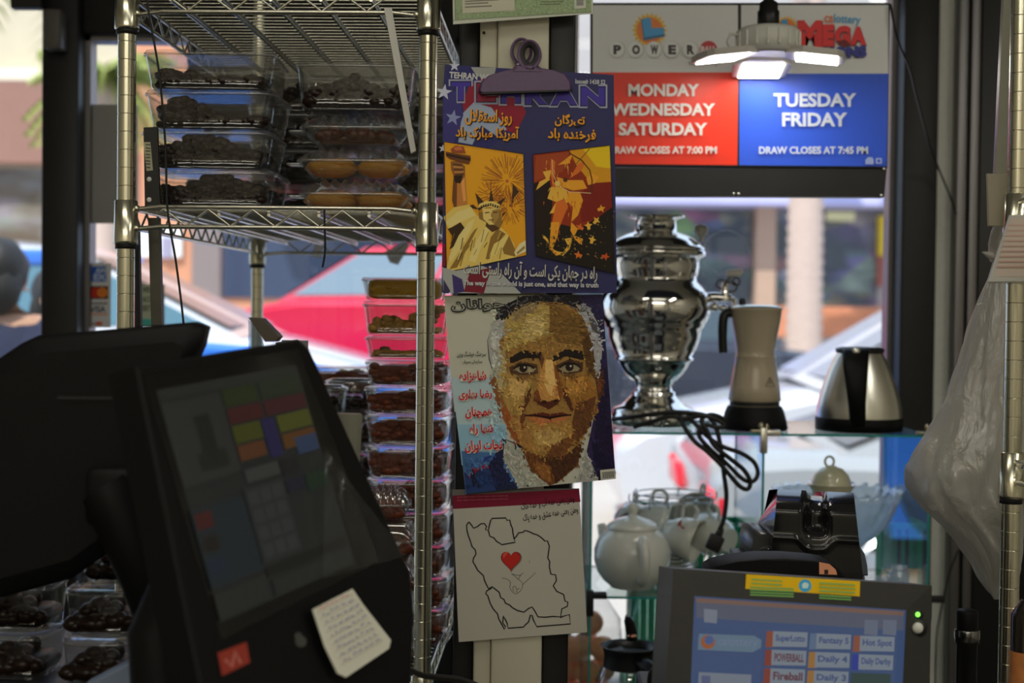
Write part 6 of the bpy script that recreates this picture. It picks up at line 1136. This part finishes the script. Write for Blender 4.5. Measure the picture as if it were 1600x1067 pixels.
b.add(vs, [(j * nx + i, (j + 1) * nx + i, (j + 1) * nx + i + 1, j * nx + i + 1) for j in range(ny - 1) for i in range(nx - 1)], 0, True)
def row(j, rev=False): r = [vs[j * nx + i] for i in range(nx)]; return r
tb = row(0); b.loft([tb, [p + V((0, .07, -.01)) for p in tb], [p + V((0, .11, -.05)) for p in tb], [V((p.x, YM + .16, .642)) for p in tb]], closed=False, cap=(False, False))
for i in (0, nx - 1):
    cl_ = [vs[j * nx + i] for j in range(ny)]; b.loft([cl_, [V((p.x, YM + .16, max(.642, p.z - .05))) for p in cl_]], closed=False, cap=(False, False))
bt = row(ny - 1); b.loft([bt, [V((p.x, YM, .642)) for p in bt], [V((p.x, YM + .16, .642)) for p in bt]], closed=False, cap=(False, False)); b.build('housing', GLB, t)
b = MB(); solid(b, [(1172, 880), (1178, 834), (1208, 834), (1222, 884)], YM + .03, YM + .14, rim=.002); b.box((P(1195, 900, YM).x, YM + .085, .74), (.06, .11, .198)); b.build('side_block', mat('satin_grey', (.12, .12, .12), .3, .6), t)
b = MB(); b.blob(P(1202, 864, YM + .03), (.016, .016, .010), 14); b.build('knob', GLB, t)
b = MB(); solid(b, [(1332, 850), (1343, 852), (1352, 866), (1356, 884), (1357, 900), (1332, 900)], YM + .02, YM + .12); b.box((P(1345, 900, YM).x, YM + .07, .73), (.022, .1, .178)); b.build('end_disc', mat('satin_blue_grey', (.14, .17, .22), .3, .3), t)
b = MB(); pts = [(1106, 892), (1120, 884), (1150, 877), (1190, 873), (1230, 873), (1270, 876), (1296, 880), (1312, 890), (1320, 900), (1320, 960), (1106, 960)]; solid(b, pts, 1.80, 1.86); b.box((P(1213, 960, 1.83).x, 1.83, .72), (.17, .06, .158)); sd = b.build('scale_cover', BPM); tag(sd, 'curved black cover peeking up right behind the top of the lottery terminal', 'cover')
a = Art(onplane(V((0, 1.7995, 0)), NF), 2.4, .0002); a.poly([(1280, 878), (1296, 881), (1306, 890), (1308, 898), (1280, 897)], (170, 116, 88)); a.poly([(1288, 890), (1294, 890), (1294, 897), (1288, 897)], (40, 30, 30)); a.build('tan_label', INKM, sd)
# ------------------------------------------------------------------ till with touchscreen
sc_ = 1.3 / 1.05; M = frame((-.1837 * sc_, 1.3, 1.2 + (1.0708 - 1.2) * sc_), R(63.5), R(-16.6), R(-4.42)); pn = (M.to_3x3() @ V((0, -1, 0))).normalized(); PF = onplane(M.translation, pn)
t = thing('till', 'black touchscreen till with a dim colourful screen and a note taped on, lower left', 'till', (M.translation.x - .1, 1.34, .78))
b = MB(); o_ = [(210, 572), (466, 531), (482, 545), (640, 895), (646, 960), (640, 1100), (330, 1180), (322, 1130)]; fr = [PF(x, y, .004) for x, y in o_]; c = sum(fr, V()) / len(fr); f0 = [p + (c - p).normalized() * .004 for p in fr]; f0 = [p + pn * .002 for p in f0]
b.loft([f0, fr, [p - pn * .030 for p in fr], [p + (c - p).normalized() * .03 - pn * .045 for p in fr]], smooth=False); b.build('casing', BPM, t)
b = MB(); g_ = [(222, 585), (466, 545), (583, 850), (590, 878), (345, 1000)]; b.add([PF(x, y, .0066) for x, y in g_], [tuple(range(5))[::-1]]); b.build('glass_front', mat('dark_screen_glass', (.006, .006, .007), .12, 0, .5), t)
s = Art(PF, 1.0, .0001); s.k = 68
s.poly([(244, 610), (463, 569), (555, 880), (345, 973)], (42, 46, 46))
s.poly([(244, 610), (463, 569), (467, 584), (249, 625)], (52, 54, 52))
def sq_(u0, v0, u1, v1, c, up=1):
    def bl(u, v): A, B, C_, D = V((244, 610, 0)), V((463, 569, 0)), V((555, 880, 0)), V((345, 973, 0)); p = (A.lerp(B, u)).lerp(D.lerp(C_, u), v); return p.x, p.y
    s.poly([bl(u0, v0), bl(u1, v0), bl(u1, v1), bl(u0, v1)], c, up)
sq_(0, .06, .42, .42, (56, 58, 55)); sq_(.20, .14, .31, .34, (34, 36, 34)); sq_(.16, .30, .36, .38, (38, 40, 37))
for u0, v0, u1, v1, c in ((.44, .05, .68, .13, (48, 62, 30)), (.70, .05, .99, .13, (44, 58, 40)), (.44, .14, .68, .21, (84, 34, 36)), (.70, .14, .99, .21, (80, 32, 40)), (.44, .22, .64, .30, (84, 88, 30)), (.65, .22, .74, .40, (44, 38, 92)), (.76, .22, .99, .30, (94, 98, 34)), (.44, .31, .63, .38, (110, 66, 40)), (.76, .31, .99, .38, (112, 72, 34)), (.44, .42, .68, .48, (72, 74, 72)), (.70, .42, .82, .50, (34, 34, 40)), (.84, .34, .99, .42, (60, 78, 112)), (.70, .52, .82, .58, (32, 36, 58)), (.84, .52, .99, .60, (30, 56, 40)),
                          (.0, .52, .38, .86, (38, 50, 58)), (.02, .54, .14, .61, (86, 30, 32)), (.02, .64, .14, .71, (38, 34, 34)), (.02, .74, .14, .81, (34, 46, 68)), (.40, .50, .68, .84, (54, 58, 58)), (.40, .86, .99, .90, (28, 30, 30)), (0, .88, .38, .99, (48, 52, 50)), (.42, .92, .98, .99, (48, 52, 50))): sq_(u0, v0, u1, v1, c, .5)
for i in range(4):
    for j in range(3): sq_(.42 + j * .085, .52 + i * .08, .49 + j * .085, .58 + i * .08, (66, 70, 70), .1)
s.build('screen', printed('till_screen', .2, .45, emit=.30), t)
b = MB(); vs = []; nx, ny = 16, 16; rnd = random.Random(9)
FQ = [(470, 700), (470, 760), (640, 905), (520, 985)]
for j in range(ny):
    for i in range(nx):
        u, v = i / (nx - 1), j / (ny - 1); A = V((508, 700, 0)).lerp(V((560, 770, 0)), u); Bq = V((505, 905, 0)).lerp(V((636, 868, 0)), u); q = A.lerp(Bq, v); vs.append(PF(q.x, q.y, .0085 + .004 * abs(math.sin(u * 7 + v * 4)) + .002 * rnd.random()))
b.add(vs, [(j * nx + i, j * nx + i + 1, (j + 1) * nx + i + 1, (j + 1) * nx + i) for j in range(ny - 1) for i in range(nx - 1)], 0, True); b.build('protective_film', clear('protective_film', (.92, .92, .92), .015, 1.12, .2, haze=.03, bump=.08), t)
a = Art(PF, 2.2, .0003); a.k = 22; a.poly([(340, 1020), (385, 1003), (391, 1035), (347, 1056)], (110, 40, 32)); a.line([(352, 1030), (362, 1042), (368, 1018), (376, 1036)], 5, (140, 84, 74)); a.build('sticker', INKM, t)
a = Art(PF, 2.2, .0003); a.k = 22; a.disc(470, 1002, 9, (52, 52, 50)); a.disc(466, 994, 6, (52, 52, 50)); a.build('emblem', INKM, t)
b = MB(); p = M.translation; foot = V((p.x - .03, 1.24, .78))
b.box(foot + V((0, .0, .012)), (.20, .20, .022), bev=.006); b.tube([foot + V((-.05, .05, .02)), foot + V((-.06, .05, .12)), p - pn * .075 + V((0, 0, -.04)), p - pn * .045], [.032, .03, .028, .03], 14); b.build('stand', BPM, t)
# note taped to the till
NFq = onplane(M.translation + pn * .016, pn); t2 = thing('paper_note', 'handwritten lined note taped to the lower corner of the till', 'note', NFq(545, 1060)); NP = [(489, 952), (551, 920), (568, 945), (611, 1000), (608, 1013), (541, 1058), (528, 1052), (508, 1010)]
b = MB(); f_ = [NFq(x, y, .0) for x, y in NP]; b.loft([f_, [p - pn * .0012 for p in f_]], smooth=False); b.build('sheet', mat('cream_note_paper', (.80, .79, .68), .75), t2)
a = Art(NFq, 2.6, .0002); a.k = 4; rnd = random.Random(2)
for i in range(9):
    u = (i + .7) / 10; A = V((489, 952, 0)).lerp(V((535, 1054, 0)), u); Bq = V((551, 920, 0)).lerp(V((610, 1010, 0)), u); a.line([(A.x + 4, A.y - 2), (Bq.x - 4, Bq.y + 2)], .8, (118, 112, 100), .05)
    x_ = .1
    while x_ < .85:
        w_ = rnd.uniform(.04, .12); p_, q_ = A.lerp(Bq, x_), A.lerp(Bq, x_ + w_); a.line([(p_.x, p_.y - 4), ((p_.x + q_.x) / 2, (p_.y + q_.y) / 2 - rnd.uniform(1, 7)), (q_.x, q_.y - rnd.uniform(1, 6))], 1.5, (92, 92, 126) if i > 0 else (140, 86, 88), .05); x_ += w_ + rnd.uniform(.02, .06)
a.build('handwriting', INKM, t2)
# ------------------------------------------------------------------ second till turned away
t = thing('till', 'black till turned with its back to the shop, at the far lower left', 'till', (-.50, 1.5, .78)); YK = 1.45
b = MB(); o_ = [(-120, 640), (34, 536), (60, 524), (300, 503), (320, 511), (314, 540), (286, 600), (262, 700), (215, 800), (170, 862), (110, 905), (-20, 940), (-160, 960)]
fr = [P(x, y, YK + (x - 320) * .0000) for x, y in o_]; c = sum(fr, V()) / len(fr); ar_ = sum(fr[i].x * fr[(i + 1) % len(fr)].z - fr[(i + 1) % len(fr)].x * fr[i].z for i in range(len(fr))); fr = fr if ar_ > 0 else fr[::-1]
b.loft([[p + (c - p) * .16 + V((0, -.012, 0)) for p in fr], [p + (c - p) * .05 + V((0, -.006, 0)) for p in fr], fr, [p + V((0, .028, 0)) for p in fr], [p + (c - p).normalized() * .004 + V((0, .032, 0)) for p in fr]]); b.build('casing', BPM, t)
b = MB(); [b.box(P(160, 622 + i * 14, YK - .012), (.09, .004, .003)) for i in range(1)]; b.build('vent_slot', RUB, t)
b = MB(); b.tube([P(165, 760, YK - .03), P(185, 790, YK - .03), P(235, 900, YK - .02), P(290, 1040, YK + .02), P(310, 1130, YK + .05)], [.026, .030, .030, .032, .036], 14); b.box(P(175, 775, YK - .025), (.05, .03, .06), bev=.01); b.box((P(310, 1200, YK).x, YK + .06, .79), (.2, .2, .02), bev=.005); b.tube([P(310, 1130, YK + .05), (P(310, 1130, YK + .05).x, YK + .06, .818)], .034, 14); b.build('stand', BPM, t)
# things behind the tills
b = MB(); p = P(540, 700, 1.62); ztop = P(540, 646, 1.62).z; rings = [[V((p.x + dx + .019 * w * math.cos(u), 1.62 + .014 * math.sin(u), z)) for u in [2 * math.pi * j / 28 for j in range(28)]] for z, w, dx in ((.7805, 1.0, -.016), (ztop - .003, 1.0, 0), (ztop, .92, 0))]; b.loft(rings); o = b.build('display_pole', mat('olive_grey_plastic', (.17, .17, .13), .45, noise=.05)); tag(o, 'olive grey rounded pole standing right of the till', 'pole')
t = thing('card_reader', 'speckled grey card reader standing behind the upper corner of the till', 'card reader', P(455, 640, 1.72))
b = MB(); solid(b, [(425, 560), (430, 535), (458, 531), (472, 542), (484, 580), (494, 640), (480, 1060), (425, 1060)], 1.70, 1.735); b.build('body', mat('speckled_grey', (.11, .11, .10), .6, noise=.7, nscale=400), t)
b = MB(); plate(b, [(440, 531), (481, 532), (481, 1060), (440, 1060)], 1.745, .004, bev=.001); b.build('back_plate', mat('flat_grey', (.15, .155, .16), .5), t)
t = thing('acrylic_stand', 'clear acrylic holder with a dark slanted top, behind the tills', 'holder', P(400, 560, 1.66))
b = MB(); plate(b, [(388, 500), (402, 516), (414, 545), (414, 1060), (388, 1060)], 1.66, .004); b.build('sheet', clear('acrylic', (.8, .88, .95), .08, 1.45, .03, haze=.12, hcol=(.3, .45, .7)), t)
b = MB(); b.loft([[P(388, 496, 1.655), P(408, 497, 1.655), P(436, 526, 1.655), P(430, 534, 1.655), P(414, 534, 1.655)], [p + V((0, .03, 0)) for p in (P(388, 496, 1.655), P(408, 497, 1.655), P(436, 526, 1.655), P(430, 534, 1.655), P(414, 534, 1.655))]], smooth=False); b.build('top_edge', mat('umber_plastic', (.07, .055, .04), .4), t)
b = MB(); b.tube(catmull([P(600, 1010, 1.5), P(625, 1035, 1.56), P(660, 1055, 1.62), P(720, 1062, 1.66), P(780, 1085, 1.68)], 6), .0035, 8); o = b.build('hanging_cable', RUB); tag(o, 'black cord running from behind the note towards the post foot', 'cord')
# foreground boxes on the counter, left
Dp = boxproto(.085, .09, .05, 'tmp'); hF = heap(.085, .09, .05, DRK, 71, 24, .95, 0, .011); zc0 = .781
for px_, Yd, lv, lb in ((35, 1.62, 0, 'lower clear box of dark fruit at the far left on the counter'), (38, 1.62, 1, 'upper clear box of dark fruit at the far left on the counter'), (168, 1.60, 0, 'lower clear box of dark fruit between the two tills'), (172, 1.60, 1, 'middle clear box of dark fruit between the two tills'), (205, 1.62, 2, 'top clear box between the two tills, with a bright rim')):
    put(Dp, (P(px_, 950, Yd).x, Yd, zc0 + lv * .0545 * 1.0), R(px_ % 7 - 3), lb, 'boxes on the counter', hF, 'dark fruit in the ' + lb.replace(' of dark fruit', '').replace(', with a bright rim', ''), zs=1.0)
t = thing('leaflet_box', 'pale blue box slipped under the stand between the tills', 'box', P(205, 1040, 1.42)); b = MB(); plate(b, [(120, 1080), (215, 1030), (260, 1040), (262, 1080)], 1.42, .05, bev=.002); b.build('carton', mat('pale_blue_card', (.20, .25, .36), .6), t)
# ------------------------------------------------------------------ on the left window
b = MB(); plate(b, [(131, 163), (214, 163), (214, 349), (131, 349)], WY + .022, .0048, bev=.001); gb = b.build('hanging_board', mat('grey_sign_back', (.34, .34, .32), .6)); tag(gb, 'plain grey back of a board hung in the window beside the left post', 'sign')
for q in (P(136, 170, WY + .022), P(139, 343, WY + .022)): b = MB(); b.blob(q, .0035, 8); b.build('screw_cap', WPL, gb)
WIN = V((0, WY + .0265, 0)); b = MB(); plate(b, [(134, 411), (174, 411), (173, 512), (134, 512)], WY + .024, .001); dc = b.build('window_decal', mat('grey_decal', (.75, .76, .77), .5)); tag(dc, 'strip of payment card stickers on the window just right of the black mullion', 'sticker')
a = Art(onplane(V((0, WY + .0238, 0)), NF), 2.2, .0001); a.rect(141, 416, 166, 440, (40, 72, 150))
a.text('AM', 149, 418, 165, 427, (150, 160, 180), .05); a.text('EX', 146, 428, 166, 438, (150, 160, 180), .05); a.rect(139, 447, 169, 467, (34, 30, 34)); a.disc(149, 457, 8.5, (150, 40, 30)); a.disc(160, 457, 8.5, (168, 96, 36)); a.rect(137, 473, 168, 475, (50, 50, 60)); a.text('VISA', 141, 478, 165, 488, (54, 54, 72), .03); a.rect(136, 490, 168, 492, (170, 100, 60)); a.text('VISA', 139, 503, 150, 508, (90, 60, 70), .02); a.disc(153, 505.5, 3, (160, 50, 40)); a.disc(157, 505.5, 3, (160, 80, 50)); a.build('print', INKM, dc)
b = MB(); plate(b, [(218, 444), (257, 444), (257, 512), (218, 512)], WY + .024, .001); dc = b.build('window_decal', mat('khaki_decal', (.30, .31, .16), .6)); tag(dc, 'khaki notice on the window glimpsed behind the black bar', 'sticker')
a = Art(onplane(V((0, WY + .0238, 0)), NF), 2.2, .0001); a.rect(218, 445, 250, 511, (140, 146, 128)); a.text('WE', 222, 448, 234, 457, (60, 62, 52), .04); a.text('ACC', 222, 463, 238, 472, (70, 72, 60), .04); a.text('EBT', 222, 477, 236, 486, (70, 72, 60), .04); a.rect(219, 498, 248, 510, (60, 140, 130)); a.build('print', INKM, dc)
b = MB(); c = P(86, 48, 3.22); b.box(c, (.040, .05, .088), bev=.004); o = b.build('wall_box', mat('grey_box', (.10, .095, .085), .5)); tag(o, 'small grey plastic box mounted on the black mullion', 'box')
b = MB(); plate(b, [(16, -60), (64, -60), (64, 12), (16, 12)], 3.2, .03, bev=.002); o = b.build('hanging_bracket', BLK); tag(o, 'black bracket at the very top of the left window', 'bracket')
for q, lb in ((((601, 393), (632, 378), (640, 384), (622, 414), (609, 410)), 'torn strip of white tape on the window above the yellow fruit box'), (((492, 378), (505, 378), (503, 402), (488, 402)), 'small piece of pale tape at the top of the middle window')):
    b = MB(); plate(b, q, WY + .023, .0012); o = b.build('tape', mat('pale_tape', (.62, .62, .64), .6)); tag(o, lb, 'tape')
b = MB(); plate(b, [(292, -60), (713, -60), (713, 335), (292, 335)], 3.2, .012, bev=.002); o = b.build('dark_backdrop', mat('black_backdrop', (.012, .012, .012), .8)); tag(o, 'black blind added to darken the window behind the upper bay of the rack', 'backdrop')  # added dark sheet, blocks window light behind the upper boxes
# ------------------------------------------------------------------ ceiling fittings over the shop, some of them housings for added fill lamps
for x, y, w, d, lb in ((.45, .55, 1.3, .34, 'long ceiling light over the counter'), (.2, -.9, 1.3, .34, 'long ceiling light behind the counter'), (1.75, .7, .34, 1.3, 'added ceiling light that brightens the right side wall'), (-.55, .9, 1., .34, 'ceiling light placed to brighten the food rack')):
    b = MB(); b.box((x, y, 2.67), (w, d, .05), bev=.006); o = b.build('ceiling_and_fill_light', WPL); tag(o, lb, 'lamp')
for o in COL.objects:
    if o.type == 'MESH' and o.parent is None and 'label' not in o.keys() and o.get('kind') is None: print('UNLABELLED', o.name)
